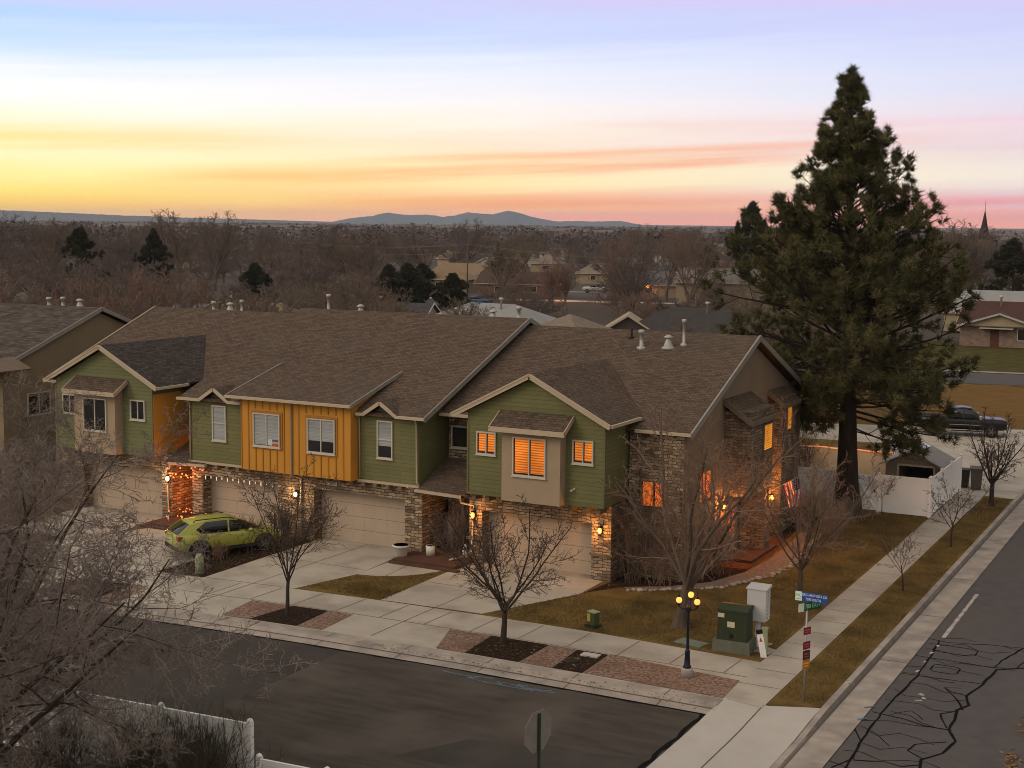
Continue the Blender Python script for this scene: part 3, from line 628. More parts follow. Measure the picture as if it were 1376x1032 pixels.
# ------------------------------------------------------------------ the townhouse row
def window(h, P, u, n, w, hh, kind='blind', split='v', nm='window', fr=winf, bar=.055, blindfrac=1.0):
    """frame with pane or blind as sub-parts; P lower left corner on the wall, u along, n outward"""
    P = Vector(P); u = Vector(u); n = Vector(n)
    xf = None
    g = MB()
    for a0, a1, z0, z1 in ((0, w, 0, bar), (0, w, hh-bar, hh), (0, bar, bar, hh-bar), (w-bar, w, bar, hh-bar)): g.obox(P, u, n, a0, a1, .002, .075, z0, z1)
    if 'v' in split: g.obox(P, u, n, w/2-bar*.4, w/2+bar*.4, .002, .06, bar, hh-bar)
    if 'h' in split: g.obox(P, u, n, bar, w-bar, .002, .058, hh*.5-bar*.4, hh*.5+bar*.4)
    g.obox(P, u, n, -.03, w+.03, .003, .095, -.05, 0)
    f = g.build(nm, fr, h)
    if kind == 'dark':
        MB().obox(P, u, n, bar, w-bar, .004, .018, bar, hh-bar).build('pane', glassD, f)
    elif kind == 'blind':
        z = bar+(hh-2*bar)*(1-blindfrac)
        if blindfrac < 1: MB().obox(P, u, n, bar, w-bar, .004, .016, bar, z).build('pane', glassD, f)
        MB().obox(P, u, n, bar, w-bar, .004, .022, z, hh-bar).build('blind', blind, f)
    else:
        MB().obox(P, u, n, bar, w-bar, .004, .012, bar, hh-bar).build('pane', glassD, f)
        for a0, a1 in (((bar+.05, w/2-bar*.5), (w/2+.07, w-bar-.015)) if 'v' in split else ((bar+.05, w-bar-.015),)): MB().obox(P, u, n, a0, a1, .013, .024, bar+.07, hh-bar-.01).build('blind', kind, f)
    return f
def lantern(h, p, n, power=14, glowm=None, col=(1, .5, .16)):
    """wall lantern on a bracket with a lit globe"""
    p = Vector(p); n = Vector(n); c = p+n*.16
    g = MB(); g.bar(p+Vector((0, 0, .12)), c+Vector((0, 0, .16)), .04, .04); g.lathe([(0, .19), (.10, .15), (.11, .13), (.05, .12), (.02, .12)], c, 8)
    g.lathe([(.09, -.15), (.07, -.17), (.02, -.21), (0, -.21)], c, 8); g.obox(p, Vector((-n.y, n.x, 0)), n, -.06, .06, 0, .03, -.1, .18)
    o = g.build('wall_lamp', blackm, h)
    MB().ball(c, .085, 0, 10, 8, 1.5).build('lamp_globe', glowm or glow, o)
    l = bpy.data.lights.new('lamp_light', 'POINT'); l.energy = power; l.color = col; l.shadow_soft_size = .09
    lo = bpy.data.objects.new('lamp_light', l); COL.objects.link(lo); lo.parent = h; lo.location = c+n*.16-ORG[h.name]
    return o
def gdoor(h, x0, x1, y, z1, xf=None):
    """sectional garage door of four rows of raised panels"""
    g = MB(xf); n = 4; hh = z1/n
    g.box(x0, x1, y+.03, y+.06, .0, z1)
    for i in range(n):
        g.box(x0+.005, x1-.005, y, y+.03, i*hh+.012, (i+1)*hh-.006)
        k = 8; w = (x1-x0)/k
        for j in range(k): g.box(x0+j*w+.09, x0+(j+1)*w-.09, y-.005, y-.0005, i*hh+.13, (i+1)*hh-.12)
    return g.build('garage_door', doorm, h)
def gutter(mb, a, b, m=0): return mb.bar(Vector(a)+Vector((0, 0, -.06)), Vector(b)+Vector((0, 0, -.06)), .11, .12, m)

def end_house(label, left):
    xm = (lambda x: -72.5-x) if left else (lambda x: x)
    xf = (lambda p: (-72.5-p[0], p[1], p[2])) if left else None
    B = lambda: MB(xf)
    h = thing('townhouse', label, 'townhouse', (xm(-24.9), 50, 0))
    sid = greenL if left else green
    # walls
    g = B(); g.prism([(51.3, -.1), (66.1, -.1), (66.1, 5.86), (58.4, 8.98), (51.3, 6.1)], 'x', -30.42, -19.3)
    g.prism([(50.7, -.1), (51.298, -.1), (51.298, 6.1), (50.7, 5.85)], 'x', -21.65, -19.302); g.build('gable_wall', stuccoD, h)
    g = B(); g.box(-21.66, -19.34, 50.6, 50.698, -.1, 5.82); g.box(-30.40, -28.2, 51.2, 51.298, -.1, 6.0)
    g.box(-28.2, -27.6, 49.2, 51.19, -.1, 3.06); g.box(-22.62, -21.78, 49.2, 51.19, -.1, 3.06); g.box(-27.6, -22.62, 49.2, 50.4, 2.26, 3.06)
    g.build('stone_wall', stone, h)
    for q4 in ((-28.3, -27.55, 1.0, 1.1), (-22.68, -21.7, 1.0, 1.1)): B().box(q4[0], q4[1], 49.12, 49.19, q4[2], q4[3]).build('stone_ledge', trimD, h)
    x = -27.7
    while x < -21.9: B().box(x, x+.17, 48.52, 49.13, 2.82, 3.07).build('beam_bracket', trimD, h); x += .62
    gdoor(h, -27.6, -22.62, 49.78, 2.26, xf)
    # projecting gabled bay
    g = B(); g.prism([(-27.85, 3.1), (-21.75, 3.1), (-21.75, 6.39), (-24.9, 7.98), (-27.85, 6.47)], 'y', 48.4, 51.29); g.build('bay_wall', sid, h)
    g = B()
    for x in (-27.87, -21.81): g.box(x, x+.08, 48.37, 48.45, 3.1, 6.05)
    g.box(-27.85, -21.75, 48.36, 48.398, 3.08, 3.2)
    g.build('corner_board', M('siding_trim', (.12, .115, .05), rough=.7) if not left else M('siding_trim_pale', (.14, .13, .06), rough=.7), h)
    if left:
        MB().box(-44.64, -44.60, 48.42, 51.2, 3.1, 6.0).build('ochre_wall', orange, h)
    g = B()
    for s in (1, -1):
        xe = -24.9+s*3.48; yb = 51.5
        g.slab([(-24.9, 48.1, 8.17), (xe, 48.1, 6.41), (xe, yb, 6.41), (-24.9, 56.2, 8.17)], .12)
    g.build('bay_roof', shingleDk if left else shingle, h)
    g = B()
    for s in (1, -1):
        a = Vector((-24.9, 48.07, 8.09)); b = Vector((-24.9+s*3.5, 48.07, 6.31)); g.bar(a, b, .06, .20)
        g.bar((-24.9, 48.04, 8.16), (-24.9+s*3.52, 48.04, 6.38), .05, .07)
    gutter(g, (-21.36, 48.1, 6.4), (-21.36, 51.0, 6.4)); gutter(g, (-28.44, 48.1, 6.4), (-28.44, 50.2, 6.4)); g.build('rake_board', trim, h)
    # stucco box with a shed roof
    g = B(); g.prism([(47.9, 3.08), (48.398, 3.08), (48.398, 6.45), (47.9, 6.0)], 'x', -26.0, -23.42); g.build('stucco_box', stucco, h)
    g = B(); g.slab([(-26.36, 47.5, 6.07), (-23.08, 47.5, 6.07), (-23.08, 48.44, 6.64), (-26.36, 48.44, 6.64)], .07); g.build('box_roof', shingle, h)
    g = B(); g.box(-26.38, -23.06, 47.46, 47.5, 5.88, 6.08)
    for x in (-26.38, -23.1): g.bar((x+.02, 47.48, 5.97), (x+.02, 48.4, 6.53), .04, .19)
    g.build('box_fascia', trim, h)
    ux = (1, 0, 0); fy = (0, -1, 0)
    def X0(a, b): return min(xm(a), xm(b))
    window(h, (X0(-25.5, -24.03), 47.9, 4.14), ux, fy, 1.47, 1.55, 'dark' if left else lit, 'v')
    for a, b in ((-27.42, -26.52), (-23.12, -22.21)):
        window(h, (X0(a, b), 48.4, 4.76), ux, fy, .9, .93, 'dark' if left else lit, 'v')
    # main roof
    g = B(); xa, xb = -30.34, -18.95
    g.slab([(xa, 50.3, 6.0), (xb, 50.3, 6.0), (xb, 58.4, 9.27), (xa, 58.4, 9.27)], .13); g.slab([(xb, 66.55, 6.0), (xa, 66.55, 6.0), (xa, 58.4, 9.27), (xb, 58.4, 9.27)], .13)
    g.build('main_roof', shingle, h)
    g = B(); g.bar((-18.93, 50.26, 5.9), (-18.93, 58.4, 9.18), .05, .24); g.bar((-18.93, 66.6, 5.9), (-18.93, 58.4, 9.18), .05, .24)
    g.bar((-18.95, 50.26, 6.02), (-18.95, 58.4, 9.3), .06, .025); g.build('gable_fascia', metalg if not left else trim, h)
    g = B(); gutter(g, (-21.3, 50.26, 6.0), (-18.95, 50.26, 6.0)); g.build('gutter', trim, h); g = B(); gutter(g, (-30.3, 50.26, 6.0), (-28.3, 50.26, 6.0)); g.build('gutter', trim, h)
    g = B(); g.tube([(-21.15, 50.5, 5.9), (-21.15, 50.57, 5.6), (-21.15, 50.57, .2)], .045, 6); g.build('downspout', trimD, h)
    # porch in the recess beside the bay
    g = B(); g.box(-30.95, -28.0, 47.6, 51.2, -.05, .16); g.box(-31.0, -27.7, 47.35, 47.6, -.05, .08); g.build('porch_floor', porchfl, h)
    g = B(); g.slab([(-30.5, 48.82, 2.92), (-28.22, 48.82, 2.92), (-28.22, 51.2, 3.95), (-30.5, 51.2, 3.95)], .1); g.build('porch_roof', shingle, h)
    g = B(); gutter(g, (-30.6, 48.78, 2.92), (-28.4, 48.78, 2.86)); g.tube([(-28.45, 48.8, 2.78), (-28.4, 48.85, 2.55), (-27.95, 49.1, 2.45), (-27.98, 49.15, 2.2), (-28.06, 49.14, .5), (-28.4, 48.7, .25), (-28.7, 48.4, .2)], .045, 6); g.build('downspout', trim, h)
    d = B().box(-29.55, -28.55, 51.12, 51.2, .16, 2.25).build('front_door', M('door_brown', (.12, .09, .065), rough=.5), h)
    g = B(); g.box(-29.7, -29.55, 51.08, 51.2, .16, 2.4); g.box(-28.55, -28.4, 51.08, 51.2, .16, 2.4); g.box(-29.7, -28.4, 51.08, 51.2, 2.25, 2.4); g.box(-29.28, -29.12, 51.09, 51.125, .5, 2.1); g.build('door_frame', trim, h)
    window(h, (X0(-30.25, -29.3), 51.2, 4.4), ux, fy, .95, .95, 'dark', '')
    return h, B, xm

h, B, xm = end_house('corner townhouse with a green gabled bay, glowing orange blinds and brown stucco side wall', False)
# side of the corner house: stone bays with shed roofs, entry below
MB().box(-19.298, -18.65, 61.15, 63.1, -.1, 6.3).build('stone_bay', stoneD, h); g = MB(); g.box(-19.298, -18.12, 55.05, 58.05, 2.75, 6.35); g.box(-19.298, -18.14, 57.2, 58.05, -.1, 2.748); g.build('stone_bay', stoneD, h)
g = MB(); g.slab([(-18.02, 54.8, 5.97), (-18.02, 58.3, 5.97), (-19.32, 58.3, 6.86), (-19.32, 54.8, 6.86)], .08); g.build('bay_roof', shingle, h); g = MB(); g.slab([(-18.5, 60.8, 6.03), (-18.5, 63.35, 6.03), (-19.32, 63.35, 6.62), (-19.32, 60.8, 6.62)], .08); g.build('bay_roof', shingle, h)
g = MB(); g.box(-18.02, -17.98, 54.78, 58.32, 5.78, 5.98)
g.bar((-18.0, 54.8, 5.87), (-19.3, 54.8, 6.76), .05, .2); g.bar((-18.0, 58.32, 5.87), (-19.3, 58.32, 6.76), .05, .2); g.build('bay_fascia', trimD, h); g = MB(); g.box(-18.5, -18.46, 60.78, 63.37, 5.84, 6.04); g.bar((-18.48, 60.8, 5.94), (-19.3, 60.8, 6.53), .05, .2); g.build('bay_fascia', trimD, h)
window(h, (-18.12, 56.6, 4.4), (0, 1, 0), (1, 0, 0), 1.3, 1.25, litY, '', fr=trimD)
window(h, (-18.65, 61.6, 4.62), (0, 1, 0), (1, 0, 0), .85, 1.2, litY, '', fr=trimD)
window(h, (-19.3, 52.1, 2.8), (0, 1, 0), (1, 0, 0), 1.5, 1.35, litR, 'v', fr=trimD)
window(h, (-21.15, 50.6, 2.8), (1, 0, 0), (0, -1, 0), 1.12, 1.15, litR, 'v', fr=trimD)
g = MB(); g.box(-19.298, -19.22, 55.5, 56.55, .1, 2.3); d = g.build('front_door', M('door_white', (.45, .36, .28), rough=.5), h)
MB().box(-19.22, -19.205, 55.75, 56.3, 1.0, 2.1).build('door_pane', litR, d)
g = MB(); g.box(-19.298, -19.16, 55.3, 55.48, .1, 2.5); g.box(-19.298, -19.16, 56.57, 56.75, .1, 2.5); g.box(-19.298, -19.16, 55.3, 56.75, 2.32, 2.5); g.build('door_frame', trimD, h)
MB().box(-19.29, -17.9, 54.9, 58.4, -.02, .13).build('entry_step', porchfl, h)
lantern(h, (-19.3, 54.75, 2.35), (1, 0, 0), 170, None, (1, .34, .07)); lantern(h, (-18.14, 57.6, 2.35), (1, 0, 0), 110, None, (1, .36, .08)); lantern(h, (-19.3, 60.2, 2.3), (1, 0, 0), 140, None, (1, .36, .08))
lantern(h, (-27.95, 49.2, 2.05), (0, -1, 0), 62, None, (1, .40, .09)); lantern(h, (-22.2, 49.2, 2.05), (0, -1, 0), 62, None, (1, .42, .1))
g = MB(); g.box(-23.06, -22.98, 48.36, 48.4, 3.7, 3.78); g.bar((-23.02, 48.38, 3.74), (-23.1, 48.2, 3.68), .06, .06); g.build('security_camera', winf, h)
def vent(hs, x, y, z, kind, r=.08, ht=.6):
    g = MB()
    if kind == 'cone': g.lathe([(.30, -.08), (.30, .02), (.22, .04), (.10, .38), (.09, .42), (.20, .43), (.20, .48), (.06, .56), (0, .56)], (x, y, z), 12)
    else: r *= .82; g.lathe([(r*2.4, -.12), (r*2.4, .03), (r, .06), (r, ht), (r*1.6, ht+.01), (r*1.6, ht+.14), (r*1.1, ht+.17), (0, ht+.17)], (x, y, z), 10)
    return g.build('roof_vent', galvL, hs)
galvL = M('vent_metal', (.40, .375, .345), (.33, .31, .285), scale=6, rough=.5, metal=.3)
vent(h, -23.86, 56.82, 8.63, 'pipe', .11, .62); vent(h, -22.64, 56.95, 8.68, 'cone'); vent(h, -22.05, 57.29, 8.82, 'pipe', .08, .95)
g = MB(); g.lathe([(.16, -.06), (.16, .02), (.05, .03), (.05, .42), (0, .42)], (-24.72, 57.7, 8.99), 8); g.build('vent_pipe', blackm, h)
h0 = h
h, B, xm = end_house('leftmost townhouse of the row, green gable with dark windows and an ochre side wall', True)
for x, k, r, ht in ((-47.9, 'pipe', .09, .55), (-48.7, 'cone', 0, 0), (-49.84, 'pipe', .1, .42)): vent(h, x, 58.9, 9.1, k, r, ht)
lantern(h, (-44.4, 49.2, 2.0), (0, -1, 0), 34, glowW, (1, .66, .36))
# string lights and a red-lit porch
g = MB()
rb = random.Random(4)
for i in range(26): g.ball((-44.3+2.1*rb.random(), 48.75+rb.uniform(-.1, .5), 2.45+rb.uniform(-.35, .25)), .04, 0, 6, 4)
for i in range(30): g.ball((-44.2+2.0*rb.random(), 48.5+rb.uniform(0, 1.6), rb.uniform(.25, .6)), .035, 0, 6, 4)
g.build('string_lights', bulb, h)
for p, e in (((-43.4, 48.6, 2.2), 55), ((-43.3, 49.8, 1.2), 45)):
    l = bpy.data.lights.new('porch_light', 'POINT'); l.energy = e; l.color = (1, .26, .06); l.shadow_soft_size = .2
    lo = bpy.data.objects.new('porch_light', l); COL.objects.link(lo); lo.parent = h; lo.location = Vector(p)-ORG[h.name]

# middle house
h = thing('townhouse', 'middle townhouse with ochre board and batten panels between green siding, two garages', 'townhouse', (-36.8, 50, 0))
g = MB(); g.prism([(49.0, 3.02), (67.1, 3.02), (67.1, 5.86), (58.1, 9.36), (49.0, 5.84)], 'x', -42.95, -30.55); g.build('siding_wall', green, h)
g = MB(); g.box(-43.05, -42.42, 49.2, 66, -.1, 3.0); g.box(-38.1, -36.12, 49.2, 66, -.1, 3.0); g.box(-31.37, -30.52, 49.2, 51.2, -.1, 3.0); g.box(-42.42, -38.1, 49.2, 51, 2.33, 3.0); g.box(-36.12, -31.37, 49.2, 51, 2.33, 3.0); g.box(-42.4, -31.4, 51.1, 66, -.1, 2.9)
g.build('stone_wall', stone, h)
gdoor(h, -42.42, -38.1, 49.8, 2.33); gdoor(h, -36.12, -31.37, 49.8, 2.33)
g = MB(); g.box(-33.6, -30.5, 48.93, 49.19, 2.93, 3.04); g.box(-43.0, -39.55, 48.93, 49.19, 2.93, 3.04); g.build('belly_band', trim, h)
x = -42.7
while x < -30.7: MB().box(x, x+.17, 48.9, 49.21, 2.76, 2.925).build('beam_bracket', trimD, h); x += .62
g = MB(); g.box(-39.55, -33.6, 48.5, 48.998, 3.0, 6.3); g.prism([(48.999, 5.7), (52, 6.8), (52, 7.1), (48.999, 6.35)], 'x', -39.5, -33.65); pw = g.build('ochre_wall', orange, h)
g = MB()
for i in range(16):
    x = -39.53+i*.393
    inw = (-38.95 < x < -37.25) or (-36.0 < x < -34.35)
    for z0, z1 in (((3.0, 3.98), (5.78, 6.2)) if inw else ((3.0, 6.2),)): g.box(x-.025, x+.025, 48.47, 48.5, z0, z1)
for x0, z0, z1 in ((-38.84, 4.12, 5.6), (-35.9, 4.08, 5.6)):
    g.box(x0-.11, x0+1.58, 48.465, 48.498, z1, z1+.1); g.box(x0-.11, x0+1.58, 48.465, 48.498, z0-.12, z0-.02); g.box(x0-.11, x0-.02, 48.465, 48.498, z0-.02, z1); g.box(x0+1.49, x0+1.58, 48.465, 48.498, z0-.02, z1)
g.build('batten', orangeB, h)
wA = window(h, (-38.84, 48.48, 4.12), (1, 0, 0), (0, -1, 0), 1.47, 1.48, 'blind', 'v', blindfrac=.98)
wB = window(h, (-35.9, 48.48, 4.08), (1, 0, 0), (0, -1, 0), 1.47, 1.5, 'blind', 'v', blindfrac=.66)
g = MB(); 
for i, c in enumerate((1, 2, 3)): g.box(-38.0, -37.45, 48.452, 48.456, 4.2+i*.09, 4.29+i*.09, i)
g.box(-38.02, -37.8, 48.448, 48.451, 4.2, 4.47, 3); g.build('window_flag', [M('flag_red', (.40, .08, .05)), M('flag_yellow', (.5, .3, .08)), M('flag_blue', (.06, .08, .25)), M('flag_white', (.5, .5, .5))], wA)
window(h, (-41.6, 49.0, 4.06), (1, 0, 0), (0, -1, 0), .8, 1.62, 'blind', 'h', blindfrac=1)
window(h, (-32.62, 49.0, 4.04), (1, 0, 0), (0, -1, 0), .79, 1.62, 'blind', 'h', blindfrac=.68)
g = MB(); xa, xb = -43.35, -30.1
g.slab([(xa, 48.7, 5.95), (xb, 48.7, 5.95), (xb, 58.1, 9.6), (xa, 58.1, 9.6)], .13); g.slab([(xb, 67.5, 5.95), (xa, 67.5, 5.95), (xa, 58.1, 9.6), (xb, 58.1, 9.6)], .13); g.build('main_roof', shingle, h)
g = MB(); g.slab([(-40.1, 48.15, 6.33), (-33.45, 48.15, 6.33), (-33.45, 52.2, 7.37), (-40.1, 52.2, 7.37)], .1); g.build('raised_roof', shingle, h)
g = MB(); g.bar((-33.43, 48.15, 6.27), (-33.43, 52.2, 7.34), .05, .17); g.build('rake_flashing', metalg, h); g = MB(); g.bar((-40.12, 48.15, 6.27), (-40.12, 52.2, 7.34), .05, .17); g.build('rake_flashing', metalg, h); g = MB()
g.bar((-30.08, 48.66, 5.88), (-30.08, 58.1, 9.53), .05, .22); g.bar((-30.08, 67.54, 5.88), (-30.08, 58.1, 9.53), .05, .22); g.build('rake_flashing', metalg, h)
g = MB(); gutter(g, (-40.15, 48.1, 6.33), (-33.4, 48.1, 6.33))
for a, b in ((-43.4, -42.1), (-40.4, -39.7), (-33.5, -33.12), (-31.46, -30.06)): gutter(g, (a, 48.64, 5.97), (b, 48.64, 5.97))
for c in (-41.25, -32.28):
    for s in (1, -1): g.bar((c, 48.62, 6.45), (c+s*.86, 48.62, 5.9), .05, .15)
g.build('gutter', trim, h)
for c in (-41.25, -32.28):
    g = MB()
    for s in (1, -1): g.slab([(c, 48.6, 6.53), (c+s*.92, 48.6, 5.955), (c+s*.92, 48.9, 5.955), (c, 50.3, 6.53)], .07)
    g.build('gablet_roof', shingle, h)
for c in (-41.25, -32.28): MB().prism([(c-.8, 5.8), (c+.8, 5.8), (c, 6.36)], 'y', 48.98, 49.6).build('gablet_wall', green, h)
for pts in ([(-30.62, 48.7, 5.9), (-30.62, 48.92, 5.65), (-30.62, 48.95, 3.2), (-30.5, 48.95, 3.0)], [(-33.52, 48.7, 5.9), (-33.5, 48.93, 5.7), (-33.5, 48.95, 3.1)], [(-36.75, 48.2, 6.22), (-36.75, 48.43, 6.05), (-36.75, 48.43, 2.95), (-36.75, 49.13, 2.75), (-36.75, 49.13, .2)], [(-42.9, 48.7, 5.9), (-42.9, 48.95, 5.65), (-42.9, 48.95, 3.0)], [(-31.0, 48.8, 2.96), (-31.0, 49.1, 2.8)]):
    MB().tube(pts, .042, 6).build('downspout', trim, h)
lantern(h, (-37.0, 49.2, 2.0), (0, -1, 0), 40, glowW, (1, .6, .28))
for p in ((-35.4, 2.55),):
    g = MB(); g.box(p[0]-.0, p[0]+.55, 49.17, 49.2, p[1], p[1]+.2); s_ = g.build('house_number_plate', trim, h)
g = MB()
for i in range(13): x = -42.2+i*.32; g.tube([(x, 49.15, 2.33), (x, 49.15, 2.33-(.10 if i % 2 else .17))], .022, 5)
g.build('icicle_lights', bulbw, h)
for x, y, k, r, ht in ((-42.08, 58.7, 'pipe', .10, .78), (-40.24, 58.9, 'cone', 0, 0), (-32.46, 58.8, 'cone', 0, 0), (-30.9, 58.5, 'pipe', .1, .5)): vent(h, x, y, 9.5-(y-58.1)*.38+.1, k, r, ht)
# the next row, seen past the left end
h = thing('townhouse', 'grey roofed townhouse at the far left with a plain tan gable wall', 'townhouse', (-64, 58, 0))
MB().prism([(50.9, -.1), (64.6, -.1), (64.6, 6.25), (57.8, 8.85), (50.9, 6.1)], 'x', -84, -57.2).build('gable_wall', M('stucco_olive', (.235, .185, .115), (.21, .165, .10), scale=1, rough=.95, bump=.2), h)
g = MB(); g.slab([(-84.2, 49.6, 6.0), (-56.9, 49.6, 6.0), (-56.9, 57.8, 9.12), (-84.2, 57.8, 9.12)], .13); g.slab([(-56.9, 66, 6.0), (-84.2, 66, 6.0), (-84.2, 57.8, 9.12), (-56.9, 57.8, 9.12)], .13); g.build('main_roof', M('shingle_grey', (.105, .085, .072), (.055, .045, .040), scale=1.3, rough=.95, spec=.1, bump=.5, kind='brick', k=dict(w=.42, h=.145, m=.008, mc=(.03, .025, .022), wob=.05, ws=4), contrast=1.2), h)
g = MB(); g.bar((-56.88, 49.55, 5.92), (-56.88, 57.8, 9.05), .05, .22); g.bar((-56.88, 66.05, 5.92), (-56.88, 57.8, 9.05), .05, .22); g.build('rake_board', metalg, h)
g = MB(); g.slab([(-57.0, 49.5, 6.8), (-55.8, 49.5, 6.3), (-55.8, 51.6, 6.3), (-57.15, 51.6, 6.85)], .08); g.build('side_hood', trimD, h)
window(h, (-57.2, 52.5, 3.6), (0, 1, 0), (1, 0, 0), 1.6, 1.2, 'dark', 'v'); window(h, (-62, 50.9, 3.6), (1, 0, 0), (0, -1, 0), 1.6, 1.2, 'dark', 'v')
for x, k, r, ht in ((-61.3, 'pipe', .12, .4), (-60.2, 'pipe', .11, .45), (-58.9, 'cone', 0, 0)): vent(h, x, 58.1, 8.98, k, r, ht)

# ------------------------------------------------------------------ vehicles
tyre = M('tyre_rubber', (.016, .015, .014), rough=.85); rim = M('alloy_rim', (.20, .19, .18), rough=.35, metal=.7); carglass = M('car_glass', (.010, .011, .012), rough=.05, spec=.6)
plastic = M('black_trim', (.02, .02, .02), rough=.6); headm = M('lamp_lens', (.45, .45, .43), rough=.15, spec=.6); tailm = M('tail_lens', (.22, .03, .02), rough=.2, spec=.6)
def wheel(par, x, y, r, w, side):
    g = MB(); n = 18
    def ring(rr, yy): return [(x+rr*math.cos(2*math.pi*k/n), yy, r+rr*math.sin(2*math.pi*k/n)) for k in range(n)]
    g.loft([ring(r*.60, y-w/2), ring(r*.93, y-w/2), ring(r, y-w*.3), ring(r, y+w*.3), ring(r*.93, y+w/2), ring(r*.60, y+w/2)])
    o = g.build('wheel', tyre, par, (0, 0, 0)); g = MB(); yo = y+side*(w/2+.004)
    for k in range(5):
        a = k*1.2566; c = Vector((x, yo, r)); d = Vector((math.cos(a), 0, math.sin(a))); g.bar(c+d*.03, c+d*r*.6, r*.17, .02, 0, (0, 1, 0))
    g.loft([ring(r*.16, yo-.012), ring(r*.16, yo+.012)]); 
    g.loft([ring(r*.66, yo-.012), ring(r*.66, yo+.01), ring(r*.57, yo+.01), ring(r*.57, yo-.012)], 0, False); g.build('rim', rim, o, (0, 0, 0)); return o
def body_loft(g, st, m=0):
    """stations (x, half width, z bottom, z shoulder, z top)"""
    R = []
    for x, w, zb, zs, zt in st:
        R.append([(x, -w*.90, zb), (x, -w, zb+.16), (x, -w*1.0, zs-.12), (x, -w*.97, zs), (x, -w*.90, zt-.02), (x, -w*.6, zt), (x, w*.6, zt), (x, w*.90, zt-.02), (x, w*.97, zs), (x, w, zs-.12), (x, w, zb+.16), (x, w*.90, zb)])
    g.loft(R, m)
def cabin(par, st, paint, roof_t=.05, pill=()):
    """st: (x, half width at belt, belt z, half width roof, roof z) ; dark glass with painted roof and pillars"""
    g = MB(); g.loft([[(x, -wb, zb), (x, -wr, zr), (x, wr, zr), (x, wb, zb)] for x, wb, zb, wr, zr in st]); g.build('cabin_glass', carglass, par, (0, 0, 0))
    top = [s for s in st if s[4]-s[2] > .3]
    g = MB(); g.loft([[(x, -wr-.015, zr-.035), (x, -wr-.01, zr+.005), (x, -wr*.6, zr+roof_t*.8), (x, 0, zr+roof_t), (x, wr*.6, zr+roof_t*.8), (x, wr+.01, zr+.005), (x, wr+.015, zr-.035)] for x, wb, zb, wr, zr in top])
    for sd in (-1, 1):
        for (a, b) in ((st[0], top[0]), (top[-1], st[-1])): g.bar((a[0], sd*a[1], a[2]), (b[0], sd*b[3], b[4]), .05, .06)
        for x, w in pill:
            wb, zb, wr, zr = [np.interp(x, [s[0] for s in st], [s[k] for s in st]) for k in (1, 2, 3, 4)]
            g.bar((x, sd*(wb+.008), zb), (x+.05, sd*(wr+.008), zr), w, .03, 0, (0, 1, 0))
    g.build('roof', paint, par, (0, 0, 0))
def arch(g, x, y, r, R, side):
    n = 14; a = []
    for rr in (r, R): a.append([(x+rr*math.cos(math.pi*k/n), y, .34+rr*math.sin(math.pi*k/n)) for k in range(n+1)])
    for A, B in zip(range(n), range(1, n+1)):
        q_ = [a[0][A], a[1][A], a[1][B], a[0][B]]
        g.face(q_ if side < 0 else q_[::-1]); g.face([(p[0], p[1]-side*.05, p[2]) for p in (q_ if side > 0 else q_[::-1])])
        o_ = [a[1][A], a[1][B], (a[1][B][0], y-side*.06, a[1][B][2]), (a[1][A][0], y-side*.06, a[1][A][2])]; g.face(o_)
lime = M('lime_car_paint', (.32, .33, .05), (.29, .30, .045), scale=1, rough=.3, spec=.6)
t = thing('parked_car', 'lime green hatchback with roof rails and black wheel arches, parked facing the garage', 'car', (-38.2, 45.68, .012), R_(60), None, True); t.scale = (1.07, 1.04, 1.0)
g = MB(); body_loft(g, [(-2.20, .60, .52, .80, .92), (-2.16, .78, .40, .86, 1.00), (-2.0, .87, .33, .92, 1.04), (-1.3, .90, .30, .96, 1.06), (0, .90, .28, .96, 1.04), (.9, .90, .28, .94, 1.0), (1.2, .895, .28, .90, .97), (1.75, .87, .30, .80, .87), (2.05, .80, .34, .70, .76), (2.2, .66, .42, .62, .66)])
g.build('body', lime, t, (0, 0, 0))
cabin(t, [(-2.12, .70, 1.02, .66, 1.06), (-1.62, .80, 1.05, .58, 1.40), (-.9, .85, 1.04, .63, 1.49), (-.2, .85, 1.02, .64, 1.50), (.3, .84, 1.0, .62, 1.44), (1.34, .78, .95, .72, .97)], lime, .05, ((-.15, .06),))
g = MB()
for sd in (-1, 1):
    q4 = [(-2.12, sd*.74, 1.03), (-1.25, sd*.86, 1.03), (-1.45, sd*.76, 1.20), (-1.05, sd*.665, 1.47), (-1.62, sd*.625, 1.43), (-2.05, sd*.70, 1.12)]
    g.face(q4 if sd < 0 else q4[::-1])
g.build('rear_quarter', lime, t, (0, 0, 0))
g = MB()
for sd in (-1, 1):
    for x in (-1.33, 1.33): arch(g, x, sd*.915, .35, .46, sd)
    g.box(-.95, .95, sd*.905-.02, sd*.905+.02, .28, .42)
g.box(-2.23, -2.12, -.72, .72, .36, .52); g.build('cladding', plastic, t, (0, 0, 0))
for x in (-1.33, 1.33):
    for sd in (-1, 1): wheel(t, x, sd*.80, .34, .22, sd)
for sd in (-1, 1):
    MB().tube([(-1.5, sd*.60, 1.48), (-1.4, sd*.60, 1.57), (-.1, sd*.62, 1.58), (.15, sd*.61, 1.50)], .022, 6).build('roof_rail', plastic, t, (0, 0, 0))
    MB().box(-2.19, -1.98, sd*.70-.13, sd*.70+.13, .82, .98).build('tail_light', tailm, t, (0, 0, 0)); MB().box(1.95, 2.13, sd*.62-.14, sd*.62+.14, .66, .76).build('headlight', headm, t, (0, 0, 0))
    g = MB(); g.ball((.72, sd*.99, 1.03), .10, 0, 8, 6, .8); g.build('wing_mirror', lime, t, (0, 0, 0))
MB().box(-2.215, -2.19, -.26, .26, .66, .80).build('number_plate', headm, t, (0, 0, 0))
